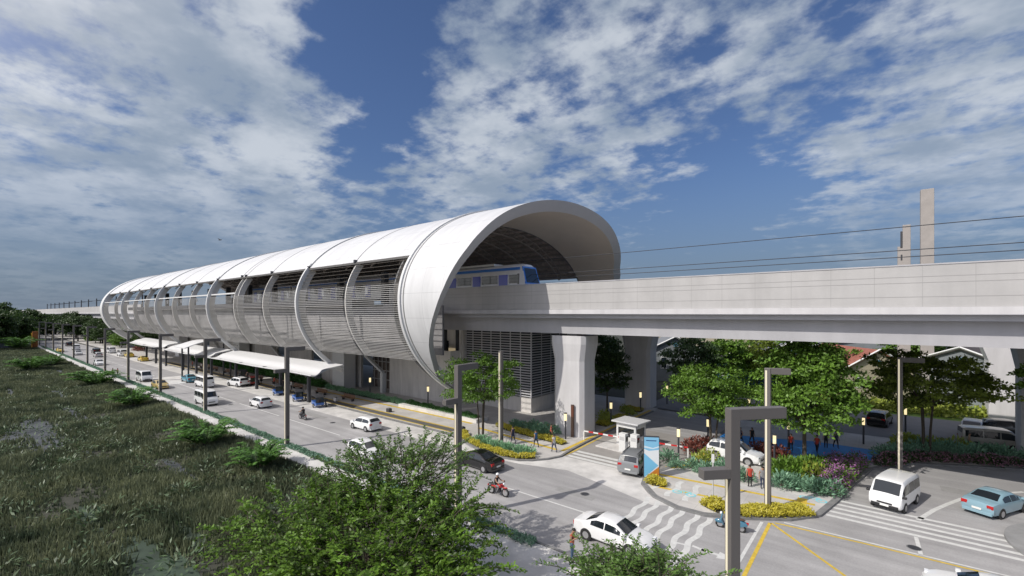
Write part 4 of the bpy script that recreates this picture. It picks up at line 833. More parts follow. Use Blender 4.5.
# ------------------------------------------------------------------ people
SKIN = mat('skin', (.36, .21, .14), .6); HAIR = mat('hair', (.015, .012, .01), .6); SHOE = mat('shoes', (.03, .03, .03), .6)
def cloth(n, c): return mat('cloth_' + n, c, .85, var=.12, scale=8)
C_ = dict(red=cloth('red', (.42, .05, .03)), navy=cloth('navy', (.03, .04, .08)), blue=cloth('blue', (.04, .13, .28)), grey=cloth('grey', (.22, .22, .23)), white=cloth('white', (.65, .65, .63)), black=cloth('black', (.02, .02, .022)), jean=cloth('jean', (.12, .20, .30)), coral=cloth('coral', (.50, .12, .07)), green=cloth('green', (.05, .16, .08)), tan=cloth('tan', (.35, .27, .18)))
def person(x, y, rz, shirt, trousers, label, pose='walk', z=.12, group=None, h=1.7, helmet=None):
    V = []; Rr = []; E_ = []; G_ = []
    def a(p, r, par, reg):
        V.append(p); Rr.append(r); G_.append(reg)
        if par is not None: E_.append((par, len(V) - 1))
        return len(V) - 1
    sit = pose == 'ride'; hz = .92 if not sit else .80
    pel = a((0, 0, hz), .15, None, 1); waist = a((.01, 0, hz + .2), .135, pel, 0); ch = a((.02 + (.06 if sit else 0), 0, hz + .42), .16, waist, 0); nk = a((.03 + (.1 if sit else 0), 0, hz + .56), .06, ch, 2)
    hx = .05 + (.12 if sit else (.08 if pose == 'phone' else 0)); hd = a((hx, 0, hz + .68), .095, nk, 2); a((hx + .005, 0, hz + .80), .075, hd, 2); a((hx + .115, 0, hz + .68), .016, hd, 2)
    for s in (1, -1):
        a((hx, s * .1, hz + .69), .018, hd, 2)
        sh = a((.02 + (.06 if sit else 0), s * .18, hz + .49), .07, ch, 0)
        if pose == 'walk': el_ = (-.10 * s, s * .24, hz + .22); ha = (-.04 * s + .12, s * .25, hz - .02)
        elif pose == 'phone': el_ = (.04, s * .24, hz + .22); ha = (.28, s * .07, hz + .33)
        elif pose == 'ride': el_ = (.26, s * .28, hz + .26); ha = (.50, s * .30, hz + .22)
        else: el_ = (-.03, s * .24, hz + .22); ha = (.03, s * .25, hz - .03)
        e1 = a(el_, .048, sh, 2); w1 = a(ha, .035, e1, 2); d = (Vector(ha) - Vector(el_)).normalized(); pm = Vector(ha) + d * .08; p1 = a(tuple(pm), .038, w1, 2)
        u = d.cross(Vector((0, s, 0))).normalized() if abs(d.y) < .9 else Vector((1, 0, 0))
        for k in range(4):
            o = u * (.024 * (k - 1.5)); f1 = a(tuple(pm + o + d * .04), .010, p1, 2); a(tuple(pm + o + d * (.085 - .008 * abs(k - 1.4)) + Vector((0, -s * .012, 0))), .009, f1, 2)
        t1 = a(tuple(Vector(ha) + d * .03 + u * .05), .011, w1, 2); a(tuple(Vector(ha) + d * .075 + u * .07), .010, t1, 2)
        hp = a((0, s * .09, hz - .06), .11, pel, 1)
        if pose == 'walk': kn = (.16 * s, s * .1, .50); an = (.26 * s - .08, s * .1, .09)
        elif sit: kn = (.42, s * .22, .72); an = (.22, s * .20, .30)
        else: kn = (.02, s * .1, .50); an = (-.01, s * .1, .08)
        k1 = a(kn, .065, hp, 1); a1 = a(an, .042, k1, 1); a((an[0] + .10, an[1], an[2] - .035), .04, a1, 3); a((an[0] + .19, an[1], an[2] - .045), .03, len(V) - 1, 3)
    me = bpy.data.meshes.new('tmp'); me.from_pydata(V, E_, []); o = bpy.data.objects.new('tmp', me); COL.objects.link(o)
    sk = o.modifiers.new('s', 'SKIN'); sk.use_smooth_shade = True
    for v, r in zip(me.skin_vertices[0].data, Rr): v.radius = (r, r)
    for v in me.skin_vertices[0].data: v.use_root = False
    me.skin_vertices[0].data[0].use_root = True
    sb = o.modifiers.new('b', 'SUBSURF'); sb.levels = 1; sb.render_levels = 1
    dg = bpy.context.evaluated_depsgraph_get(); ev = o.evaluated_get(dg); nm = bpy.data.meshes.new_from_object(ev); bpy.data.objects.remove(o)
    nm.name = 'person'; nm.materials.clear()
    for q in (shirt, trousers, SKIN, SHOE): nm.materials.append(q)
    segs = [(Vector(V[i]), Vector(V[j]), G_[j], Rr[j]) for i, j in E_]
    for p in nm.polygons:
        c = p.center; best = 9; g = 0
        for A, B, reg, r in segs:
            d = B - A; f = max(0, min(1, (c - A).dot(d) / max(d.length_squared, 1e-6))); q = (c - A - d * f).length - r
            if q < best: best = q; g = reg
        p.material_index = g; p.use_smooth = True
    b = bpy.data.objects.new('person', nm); COL.objects.link(b); b.location = (x, y, z); b.rotation_euler = (0, 0, rz); b.scale = (h / 1.75,) * 3
    tag(b, label, 'person', group)
    m = MB(); m.ell((hx - .015, 0, hz + .735), (.115, .105, .12) if not helmet else (.15, .14, .15), 10, 6, True); m.build('helmet' if helmet else 'hair', helmet or HAIR, b, smooth=True)
    return b
def pp(px, py, *k, **kw): z = kw.get('z', .12); x, y = at(px, py, z); return person(x, y, *k, **kw)
pp(572, 559, R(10), C_['coral'], C_['jean'], 'person in a red shirt and jeans looking at a phone on the near pavement', 'phone')
ph = thing('phone', 'dark phone held up by the person in the red shirt', 'phone', (*at(572, 559, .12), 0)); ph.location = (ph.location.x + .30, ph.location.y + .05, 1.33); ph.rotation_euler = (0, .5, R(10)); MB().box(-.008, .008, -.04, .04, 0, .15).build('case', BLACKP, ph); MB().box(-.0105, -.0085, -.035, .035, .01, .14).build('screen', GLASS, ph)
pp(513, 443, R(165), C_['navy'], C_['navy'], 'person in dark clothes walking on the island, leftmost of the three walkers')
pp(536, 447, R(165), C_['blue'], C_['black'], 'person in a blue shirt walking on the island, middle of the three walkers')
pp(554, 452, R(165), C_['white'], C_['navy'], 'person in a white shirt walking on the island, rightmost of the three walkers')
pp(551, 440, R(20), C_['red'], C_['black'], 'person in red walking in front of the big lit pier')
pp(750, 487, R(120), C_['red'], C_['black'], 'person in a red shirt standing on the right plaza beside the shrubs', 'stand')
pp(762.5, 488.5, R(-60), C_['grey'], C_['navy'], 'person in grey standing on the plaza next to the armed light column', 'stand')
grp = 'people around the blue cycle lane'
for px, py, c, lab, ps in ((741, 444, 'navy', 'person in dark clothes on the blue lane, left of the light column', 'walk'), (752, 444, 'black', 'second person in dark clothes on the blue lane, left of the light column', 'walk'), (791, 451, 'red', 'person in red beside the lantern on the blue lane', 'stand'), (817, 453, 'red', 'person in red at the front edge of the blue lane', 'walk'), (826, 448, 'black', 'person in black behind the blue lane under the big tree', 'stand'), (836, 448, 'navy', 'person in navy at the right end of the blue lane', 'walk'), (969, 450, 'tan', 'person in pale clothes beside the beige parked van', 'stand')):
    pp(px, py, rng.uniform(0, 6), C_[c], C_['black'], lab, ps, group=grp if px < 900 else None)
for px, py, c, lab in ((105, 376, 'navy', 'person on the pavement, leftmost of the three far people'), (112.5, 376, 'black', 'person on the pavement, middle of the three far people'), (117.5, 376, 'red', 'person on the pavement, rightmost of the three far people')):
    pp(px, py, 1.0, C_[c], C_['navy'], lab, 'stand')
for i, (x, y, c) in enumerate(((-72, 35.9, 'navy'), (-79, 36.4, 'white'), (-81, 36.0, 'black'), (-86, 36.5, 'red'), (-91, 36.2, 'navy'), (-93, 35.9, 'tan'), (-98, 36.4, 'black'), (-103, 36.2, 'blue'), (-120, 36.4, 'tan'), (-124, 36.1, 'white'), (-131, 36.2, 'red'))):
    person(x, y, rng.uniform(0, 6), C_[c], C_['black'], 'small standing person waiting in the shade under the white canopies', 'stand', group='people waiting under the canopies')
person(-21.95, 25.2, R(5), C_['black'], C_['grey'], 'rider in black with a white helmet on the red motorcycle', 'ride', z=.0, helmet=PW)
person(-56.4, 27.5, PI, C_['black'], C_['black'], 'rider in black on the dark motorcycle', 'ride', z=.0, helmet=PK)

# ------------------------------------------------------------------ leaves, trees, shrubs, grass
def rand_unit(n):
    v = rng.normal(size=(n, 3)); return v / np.linalg.norm(v, axis=1, keepdims=True)
def kites(pos, axis, nrm, ln, wd):
    """one leaf per row: a four-cornered pointed leaf"""
    ax = axis / np.linalg.norm(axis, axis=1, keepdims=True); sd = np.cross(ax, nrm); sd /= np.linalg.norm(sd, axis=1, keepdims=True) + 1e-9
    ln = np.broadcast_to(np.asarray(ln, float), (len(pos),))[:, None]; wd = np.broadcast_to(np.asarray(wd, float), (len(pos),))[:, None]
    up = np.cross(sd, ax)
    q = np.stack([pos, pos + ax * ln * .45 + sd * wd * .5 + up * ln * .06, pos + ax * ln, pos + ax * ln * .45 - sd * wd * .5 + up * ln * .06], 1); return q.reshape(-1, 3)
def crown_pts(rx, rz_, n_clump, per, cr, zc, flat=.6, seed=0):
    """leaf anchor points on many small clumps spread through a crown"""
    g = np.random.default_rng(seed); c = []
    while len(c) < n_clump:
        p = g.uniform(-1, 1, 3)
        r = np.linalg.norm(p)
        if r > 1 or r < .35 or p[2] < -.75: continue
        c.append(p * (.86 + .2 * g.random()))
    c = np.array(c) * (rx, rx, rz_); c[:, 2] += zc
    pos = []; nr = []
    for q in c:
        r = cr * g.uniform(.6, 1.25); u = g.normal(size=(per, 3)); u /= np.linalg.norm(u, axis=1, keepdims=True); u[:, 2] = np.where(u[:, 2] < -.1, -u[:, 2] * .35, u[:, 2])
        rad = r * g.uniform(.55, 1.05, (per, 1)); pos.append(q + u * rad * (1, 1, flat)); nr.append(u)
    return c, np.concatenate(pos), np.concatenate(nr)
def branches(m, base, tips, r0, g, split=.42):
    base = Vector(base); fork = base + Vector((0, 0, 1)) * split
    for t in tips:
        t = Vector(t); mid_ = fork.lerp(t, .5) + Vector((g.uniform(-.3, .3), g.uniform(-.3, .3), .15)); m.tube([fork, mid_, t], [r0 * .5, r0 * .3, r0 * .1], 5)
def tree(x, y, label, rx, zb, zt, leaf, seed, n_clump=90, per=70, cr=1.0, ls=.36, trunks=1, group=None, name='broadleaf_tree', z=.1, tr=.16, flat=.55):
    t = thing(name, label, 'tree', (x, y, z), rng.uniform(0, 6), group); zc = (zb + zt) / 2; rz_ = (zt - zb) / 2
    c, p, nr = crown_pts(rx, rz_, n_clump, per, cr, zc, flat, seed); k = len(p)
    ax = nr * .5 + rand_unit(k) * .8; ax[:, 2] -= .15
    npmesh('crown', kites(p, ax, nr * .8 + rand_unit(k) * .4 + (-.1, -.25, .35), rng.uniform(.7, 1.3, k) * ls, rng.uniform(.7, 1.2, k) * ls * .62), 4, leaf, t)
    g = random.Random(seed); m = MB(); tips = [tuple(c[g.randrange(len(c))]) for _ in range(14)]
    for j in range(trunks):
        a = 6.28 * j / trunks; bx, by = (.28 * math.cos(a), .28 * math.sin(a)) if trunks > 1 else (0, 0); f = zb + .35 * (zt - zb) * .5
        m.tube([(bx, by, 0), (bx * 1.2, by * 1.2, f * .5), (bx * 1.8, by * 1.8, f)], [tr, tr * .8, tr * .62], 7)
        for q in tips[j::trunks]:
            qa = Vector((bx * 1.8, by * 1.8, f)); qb = Vector(q); m.tube([qa - Vector((0, 0, .4)), qa.lerp(qb, .5) + Vector((g.uniform(-.3, .3), g.uniform(-.3, .3), .3)), qb], [tr * .5, tr * .3, tr * .1], 5)
    m.build('trunk', BARK, t); return t
tree(-32.8, 35.3, 'slender multi-stem tree on the island in front of the portal', 4.2, 3.4, 9.0, LEAF2, 1, 110, 90, .95, .26, 3, tr=.10)
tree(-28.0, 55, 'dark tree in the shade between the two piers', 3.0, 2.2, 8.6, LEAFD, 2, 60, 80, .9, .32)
tree(-11.9, 44.9, 'rounded bright green tree behind the guard gate, right of the second pier', 4.0, 2.9, 8.9, LEAF2, 3, 115, 100, .95, .27, 3, tr=.11, flat=.7)
tree(-4.6, 45.2, 'largest green tree behind the plaza shrubs, reaching up to the viaduct', 4.1, 2.6, 10.9, LEAF, 4, 190, 100, 1.0, .30, 1, tr=.2, flat=.75)
tree(3.8, 57.5, 'olive green spreading tree behind the right light column', 5.3, 3.8, 9.9, LEAFO, 5, 130, 90, 1.0, .33, 3, tr=.12, flat=.5)
tree(10.7, 52.4, 'tree whose leaves hang into the right edge in front of the pale pier', 2.0, 7.2, 10.2, LEAF2, 6, 34, 90, .8, .3)
gb = 'background trees behind the viaduct'
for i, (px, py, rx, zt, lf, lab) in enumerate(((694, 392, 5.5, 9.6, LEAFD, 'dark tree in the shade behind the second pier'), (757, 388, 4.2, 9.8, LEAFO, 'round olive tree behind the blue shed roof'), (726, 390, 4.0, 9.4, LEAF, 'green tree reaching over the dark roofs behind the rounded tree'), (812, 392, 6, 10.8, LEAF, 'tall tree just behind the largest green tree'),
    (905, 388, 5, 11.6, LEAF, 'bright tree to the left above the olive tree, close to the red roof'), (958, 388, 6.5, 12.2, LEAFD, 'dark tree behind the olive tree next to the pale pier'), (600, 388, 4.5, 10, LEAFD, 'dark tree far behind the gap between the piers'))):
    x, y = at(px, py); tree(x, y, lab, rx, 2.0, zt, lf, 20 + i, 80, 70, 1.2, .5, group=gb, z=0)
# far trees by the end of the road
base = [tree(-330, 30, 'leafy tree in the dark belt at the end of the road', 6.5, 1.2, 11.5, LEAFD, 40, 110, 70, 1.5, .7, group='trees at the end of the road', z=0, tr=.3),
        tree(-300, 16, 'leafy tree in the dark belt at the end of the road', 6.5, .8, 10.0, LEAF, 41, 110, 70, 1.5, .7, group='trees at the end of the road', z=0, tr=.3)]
q = random.Random(5)
for i in range(46):
    X = q.uniform(-420, -265); yl_ = -.037 * X - 2; Y = q.uniform(yl_ - 2, 60)
    if 19 < Y < 38 and X > -330: Y += 19 if Y > 28 else -14
    if Y < 16 and X > -290: X -= 40
    dup(base[i % 2], (X, Y, 0), q.uniform(0, 6), sc=q.uniform(.8, 1.25))
for (X, Y, q_) in ((-268, 6.5, 1.05), (-290, 9, 1.2), (-300, 3, 1.3), (-320, 14, 1.3), (-345, 22, 1.35), (-250, 3.5, .9), (-310, 46, 1.3), (-280, 42, 1.0), (-255, 39, .8), (-262, 6, 1.35), (-330, 10, 1.6), (-340, 40, 1.3), (-275, 8, 1.3), (-300, 36, 1.1)): dup(base[0], (X, Y, 0), q.uniform(0, 6), sc=q_)
for i in range(10): dup(base[i % 2], (-205 - 8 * i, 38.5 + q.uniform(0, 8) * (1 + .1 * i), 0), q.uniform(0, 6), sc=q.uniform(.55, .8))
def shrub_proto(name, label, r, h, leaf, n, ls, seed, cat='shrub', group=None, spiky=0.0, petals=None, loc=(0, 0, 0)):
    t = thing(name, label, cat, loc, 0, group); g = np.random.default_rng(seed)
    u = rand_unit(n); u[:, 2] = np.abs(u[:, 2]); rad = g.uniform(.35, 1.0, (n, 1)); p = u * rad * (r, r, h * .85); p[:, 2] += .05
    ax = u * (.6 + spiky) + rand_unit(n) * .6; ax[:, 2] += .25 + spiky * .3
    npmesh('foliage', kites(p, ax, u * .7 + rand_unit(n) * .45 + (-.1, -.25, .45), g.uniform(.7, 1.3, n) * ls, g.uniform(.7, 1.2, n) * ls * (.55 - .25 * min(1, spiky))), 4, leaf, t)
    m = MB()
    for k in range(5): a = 6.28 * k / 5; m.tube([(0, 0, 0), (r * .3 * math.cos(a), r * .3 * math.sin(a), h * .5)], [.03, .012], 4)
    m.build('stem', BARK, t)
    if petals:
        k = int(n * .7); u2 = rand_unit(k); u2[:, 2] = np.abs(u2[:, 2]) + .15; p2 = u2 * (r, r, h * .95) * g.uniform(.9, 1.08, (k, 1)); npmesh('flowers', kites(p2, rand_unit(k), u2, .14, .12), 4, petals, t)['kind'] = 'stuff'
    return t
SH = []
def scatter(proto_args, pts, z=.12, smin=.8, smax=1.25):
    pr = None
    for i, (x, y) in enumerate(pts):
        if pr is None: pr = shrub_proto(*proto_args[0], **proto_args[1], loc=(x, y, z))
        else: dup(pr, (x, y, z), rng.uniform(0, 6), sc=float(rng.uniform(smin, smax)))
def along(line, n, jit=.3):
    L_ = [Vector(p) for p in line]; ds = [0]
    for a, b in zip(L_, L_[1:]): ds.append(ds[-1] + (b - a).length)
    out = []
    for k in range(n):
        d = ds[-1] * (k + .5) / n; i = max(j for j in range(len(ds) - 1) if ds[j] <= d); f = (d - ds[i]) / (ds[i + 1] - ds[i]); p = L_[i].lerp(L_[i + 1], f); out.append((p.x + rng.uniform(-jit, jit), p.y + rng.uniform(-jit, jit)))
    return out
P_ = lambda *pts: [at(px, py, .12) for px, py in pts]
# planted island left
scatter((('leafy_shrub', 'blue-green leafy shrub in the bed between the walkway and the big pier', .75, .85, TEAL, 240, .26, 1), dict(group='blue-green shrubs by the big pier', spiky=.5)), along([(-33.2, 41.6), (-27, 40.6)], 9, .5) + along([(-31, 42.4), (-27.5, 41.6)], 5, .4))
scatter((('leafy_shrub', 'mint green rosette shrub behind the yellow border of the rounded island', .65, .65, MINT, 200, .3, 2), dict(group='mint shrubs on the rounded island', spiky=.8)), along([(-32.6, 34.2), (-29.9, 33.7), (-27.4, 33.5), (-25, 34.2)], 8, .25))
def border(name, label, line, w, h, leaf, dens, ls, z=.12, cat='hedge', group=None):
    """a low clipped or grassy border made of leaves"""
    L_ = [np.array(p, float) for p in line]; ln = [np.linalg.norm(b - a) for a, b in zip(L_, L_[1:])]; tot = sum(ln); n = int(tot * dens)
    d = rng.uniform(0, tot, n); cum = np.concatenate([[0], np.cumsum(ln)]); i = np.clip(np.searchsorted(cum, d) - 1, 0, len(ln) - 1)
    A = np.array(L_)[i]; B = np.array(L_)[i + 1]; f = ((d - cum[i]) / np.array(ln)[i])[:, None]; dr = (B - A) / np.linalg.norm(B - A, axis=1, keepdims=True)
    off = rng.uniform(-1, 1, n); xy = A + (B - A) * f + np.stack([-dr[:, 1], dr[:, 0]], 1) * (off * w / 2)[:, None]
    hm = h * (1 - .45 * off ** 2) * (.8 + .25 * np.sin(d * 2.9) * np.sin(d * 1.3 + 1)); zz_ = rng.random(n) ** .6 * hm
    p = np.stack([xy[:, 0], xy[:, 1], z + zz_], 1); ax = rand_unit(n) * .8; ax[:, 2] = np.abs(ax[:, 2]) * .6 + .25
    t = thing(name, label, cat, (0, 0, 0), 0, group); npmesh('foliage', kites(p, ax, rand_unit(n) * .6 + (-.25, -.5, .8), rng.uniform(.7, 1.3, n) * ls, rng.uniform(.7, 1.2, n) * ls * .5), 4, leaf, t)
    m = MB(); m.strip([tuple(q_) for q_ in line], w * .9, z + .012); m.build('soil', MATS['verge_soil'], t); return t
border('border_hedge', 'yellow border hedge curving round the front of the left island', [(-35.4, 35.3), (-34.2, 34.2), (-31.5, 33.1), (-29, 32.6), (-27, 32.3), (-25.4, 32.7), (-24.4, 33.6)], .85, .55, YEL, 420, .16)
border('border_hedge', 'yellow border hedge behind the three walkers in front of the big pier', [(-34.8, 40.4), (-32.2, 39.7), (-28, 39.2), (-24.6, 38.9)], 1.0, .6, YEL, 420, .16)
border('border_hedge', 'yellow border hedge right of the big pier along the driveway', [(-25.3, 48), (-25.0, 53.5)], 1.6, .6, YEL, 420, .17)
border('border_hedge', 'yellow border hedge at the foot of the shaded second pier', [(-27, 58.5), (-24.6, 58.6)], 1.6, .6, YEL, 400, .17)
border('border_hedge', 'yellow border hedge along the front kerb of the right plaza', [(-9.1, 33.2), (-8.0, 32.5), (-6.6, 33.2), (-4.9, 34.5), (-3.5, 36.0)], 1.5, .6, YEL, 900, .17)
border('border_hedge', 'small yellow bush tuft at the foot of the information pylon', [(-14.0, 34.5), (-13.2, 34.4), (-12.6, 34.6)], 1.1, .6, YEL, 700, .17)
border('clipped_hedge', 'dark green clipped hedge at the near end of the planter wall', [(-52.5, 41.0), (-38.2, 40.4)], 1.3, 1.0, HEDGEG, 700, .16)
border('clipped_hedge', 'pale mint hedge along the forecourt in front of the gated opening', [(-76, 41.4), (-53, 41.1)], 1.1, .85, MINT, 420, .2)
border('clipped_hedge', 'long bright green hedge behind the canopies', [(-150, 41.6), (-92, 41.6)], 1.4, 1.8, HEDGEG, 420, .3)
border('clipped_hedge', 'green hedge behind the nearest canopy', [(-91, 41.6), (-77, 41.4)], 1.4, 1.5, HEDGEG, 500, .28)
border('clipped_hedge', 'low teal hedge strip along the near kerb of the road', [(-260, 20.85), (-60, 20.85), (-15.2, 20.85)], .7, .5, leafm('kerb_hedge_leaf', (.16, .29, .20), .4, .2, 3), 260, .18, z=.05)
m = MB(); m.box(-53, -37.6, 39.55, 41.7, .1, .55); o = m.build('planter_wall', CONC_L, None, bevel=.03); tag(o, 'low concrete planter kerb holding the dark green clipped hedge', 'planter')
# right plaza planting
scatter((('leafy_shrub', 'teal leafy shrub in the front row of the plaza bed', .8, 1.0, TEAL, 280, .28, 3), dict(group='teal shrubs in the plaza bed', spiky=.5)), along(P_((690, 470), (720, 478), (745, 480)), 6, .4) + along(P_((775, 485), (800, 489), (832, 494)), 8, .4) + [at(668, 462, .12), at(676, 468, .12), at(725, 470, .12)])
scatter((('leafy_shrub', 'tall dark green bushy shrub in the middle of the plaza bed', 1.2, 1.45, LEAF, 420, .34, 4), dict(group='tall green shrubs in the plaza bed', spiky=.3)), along(P_((772, 474), (800, 476), (826, 470)), 8, .5))
scatter((('leafy_shrub', 'lime green shrub among the dark ones in the plaza bed', 1.0, 1.5, LIME, 240, .32, 5), dict(group='lime shrubs in the plaza bed', spiky=.4)), P_((806, 478), (815, 482), (709, 462), (812, 470), (700, 466)))
scatter((('flowering_shrub', 'purple flowering shrub along the kerb beside the white van', .85, 1.05, LEAF, 240, .24, 6), dict(group='purple flowering shrubs', petals=PURP)), along([(-2.9, 40.6), (-2.5, 43.5), (-1.6, 47), (-1.0, 50.3)], 11, .3) + along([(-3.9, 42.5), (-3.0, 46), (-2.2, 49.5)], 7, .3))
scatter((('flowering_shrub', 'pink flowering low shrub in the row along the right road edge', .8, .8, LEAFD, 220, .24, 7), dict(group='pink flowering shrubs by the right road', petals=PINK)), along([(.2, 51.2), (3.0, 54.8), (9.6, 58.6), (13, 59.6)], 16, .3))
scatter((('leafy_shrub', 'teal shrub in the long bed behind the pink flowers', 1.0, 1.25, TEAL, 260, .3, 8), dict(group='teal shrubs in the long right bed', spiky=.4)), along([(.6, 53.4), (3.4, 57.0), (9.6, 60.6), (13, 61.4)], 15, .4) + along([(1.2, 55.6), (4, 58.8), (9.6, 62)], 10, .4))
scatter((('leafy_shrub', 'yellow-green broad-leaved shrub behind the teal shrubs on the right', 1.0, 1.2, LIME, 240, .36, 9), dict(group='yellow-green shrubs on the right', spiky=.4)), along([(1.5, 58.5), (3.2, 60.5), (6.4, 62.4)], 7, .5))
scatter((('leafy_shrub', 'red-leaved shrub beside the white car behind the plaza', .9, 1.2, REDF, 240, .26, 10), dict(group='red-leaved shrubs on the plaza')), P_((704, 446), (712, 444), (765, 456), (775, 457), (782, 460), (757, 452), (690, 452), (697, 449)))
scatter((('leafy_shrub', 'pale green shrub right of the big pier', 1.0, 1.3, LIME, 240, .3, 11), dict(group='pale shrubs right of the big pier')), [(-25.2, 49.2), (-26.2, 51), (-25.0, 55.6), (-26.4, 57)])
scatter((('leafy_shrub', 'bright green bush on the sunlit lawn beyond the car park', 1.6, 1.5, LIME, 260, .45, 12), dict(group='bushes along the sunlit lawn')), along([(-6, 81), (6, 82), (16, 83)], 16, .8), z=.02)
scatter((('leafy_shrub', 'rusty brown shrub at the far end of the station front', 1.5, 2.2, REDF, 240, .45, 13), dict(group='rusty shrubs at the far station end')), [(-206, 40), (-209, 41), (-203, 40.6)], z=.1)
# fern bushes on the field side
def fern_bush(px, py, r, h, label, n=60):
    h *= 1.45; r *= .84
    x, y = at(px, py); t = thing('fern_bush', label, 'bush', (x, y, 0), 0, 'feathery bushes along the pavement'); pos = []; axs = []; nr = []
    for k in range(n):
        a = rng.uniform(0, 6.283); le = r * rng.uniform(.55, 1.15); hh = h * rng.uniform(.5, 1.15); st_ = r * .25 * rng.random()
        for f in np.linspace(.15, 1, 20):
            rad = st_ + le * f; z_ = hh * (1.9 * f - 1.15 * f * f) + .1; p = np.array((rad * math.cos(a), rad * math.sin(a), z_))
            for s in (1, -1): pos.append(p); axs.append((math.cos(a) * .6 - s * math.sin(a), math.sin(a) * .6 + s * math.cos(a), .12)); nr.append((0.1 * s, -.3, 1))
    k = len(pos); npmesh('fronds', kites(np.array(pos), np.array(axs) + rand_unit(k) * .25, np.array(nr) + rand_unit(k) * .2, rng.uniform(.3, .5, k) * (r / 2.2), .15 * r / 2.2), 4, FERN, t)
    m = MB()
    for k in range(6): a = 6.28 * k / 6; m.tube([(0, 0, 0), (r * .3 * math.cos(a), r * .3 * math.sin(a), h * .6)], [.06, .02], 4)
    m.build('stem', BARK, t)
for px, py, r, h, lab in ((133, 407, 3.2, 1.9, 'feathery green bush beside the pavement, in line with the tan yellow car'), (205, 447, 3.0, 1.9, 'feathery green bush beside the pavement left of the nearer white van'), (96, 386, 4.0, 2.0, 'feathery green bush beside the pavement by the three far people'), (30, 371, 4.2, 2.2, 'wide feathery bush at the left edge of the field'), (50, 366, 3.5, 2.0, 'feathery bush right of the wide one at the left edge'), (258, 470, 2.4, 1.6, 'feathery green bush nearest to the big leafy tree'), (20, 350, 6, 3.6, 'tall far feathery bush where the field meets the trees')):
    fern_bush(px, py, r, h, lab)
# near trees in the foreground
def near_tree(x, y, label, rx, rz_, zc, n_twig, seed, leaf, ls, sprays=0, spread=(1, 1), name='leafy_tree', br=1.0):
    g = np.random.default_rng(seed); t = thing(name, label, 'tree', (x, y, 0)); pos = []; axs = []; m = MB(); tips = []
    for k in range(n_twig + sprays):
        u = g.normal(size=3); u /= np.linalg.norm(u); u[2] = abs(u[2]) * 1.0 - .35 * (g.random() < .35)
        rad = g.uniform(.55, 1.0); bump_ = 1 + .20 * math.sin(3 * math.atan2(u[1], u[0]) + seed) + .12 * math.sin(7 * math.atan2(u[1], u[0]) + 2 * seed)
        p0 = np.array((u[0] * rx * spread[0] * rad * bump_, u[1] * rx * spread[1] * rad * bump_, zc + u[2] * rz_ * rad)); spray = k >= n_twig
        d = u * (1, 1, .7) + g.normal(size=3) * .45; d[2] += .25 if not spray else .55; d /= np.linalg.norm(d); ln = g.uniform(.5, .95) if not spray else g.uniform(1.3, 2.2) + .9 * max(0, u[0] * .6 + u[1] * .6)
        if spray: p0 = np.array((u[0] * rx * spread[0] * .85 * bump_, u[1] * rx * spread[1] * .85 * bump_, zc + max(u[2], .1) * rz_ * .85))
        sag = -.3 * ln; q_ = [p0 + d * ln * f + np.array((0, 0, sag * f * f)) for f in (0, .5, 1)]
        m.tube(q_, [.018, .012, .005] if not spray else [.025, .016, .006], 4, False); tips.append(p0)
        sd = np.cross(d, (0, 0, 1)); sd /= np.linalg.norm(sd) + 1e-6; nl = int(ln * 13)
        for j in range(nl):
            f = (j + 1) / nl
            if spray and f < .35: continue
            p = p0 + d * ln * f + np.array((0, 0, sag * f * f))
            for s in (1, -1):
                pos.append(p + g.normal(size=3) * .02); axs.append(sd * s + d * .55 + g.normal(size=3) * .28 + np.array((0, 0, -.1)))
    k = len(pos); npmesh('crown', kites(np.array(pos), np.array(axs), np.array((0, 0, 1.0)) + g.normal(size=(k, 3)) * .45, g.uniform(.7, 1.35, k) * ls, g.uniform(.75, 1.2, k) * ls * .5), 4, leaf, t)
    m.build('twig', BARK, t)
    b = MB(); f0 = Vector((0, 0, zc - rz_ * .75)); b.tube([(0, 0, -.05), (.08, .05, f0.z * .5), f0], [.26 * br, .2 * br, .16 * br], 8)
    for j in range(34):
        p = Vector(tips[j * 7 % len(tips)]); b.tube([f0 - Vector((0, 0, .5)), f0.lerp(p, .5) + Vector((g.uniform(-.3, .3), g.uniform(-.3, .3), .35)), p], [.09 * br, .055 * br, .015 * br], 5)
    b.build('trunk', BARK, t); return t
near_tree(-17.1, 11.3, 'big bright leafy tree filling the bottom middle of the photo', 5.8, 2.0, 3.25, 1600, 3, LEAFN, .195, 150, (1.05, .84))
near_tree(-19.6, 14.3, 'loose feathery tree whose thin sprays reach over the white hatchback', 3.3, 1.5, 4.5, 240, 9, LEAFN2, .165, 170, name='feathery_tree', br=.4)
near_tree(-6.4, 14.9, 'smaller dark-leaved treetop at the bottom edge in front of the white sedan', 2.0, 1.2, 3.55, 650, 5, LEAFN2, .15, 22)
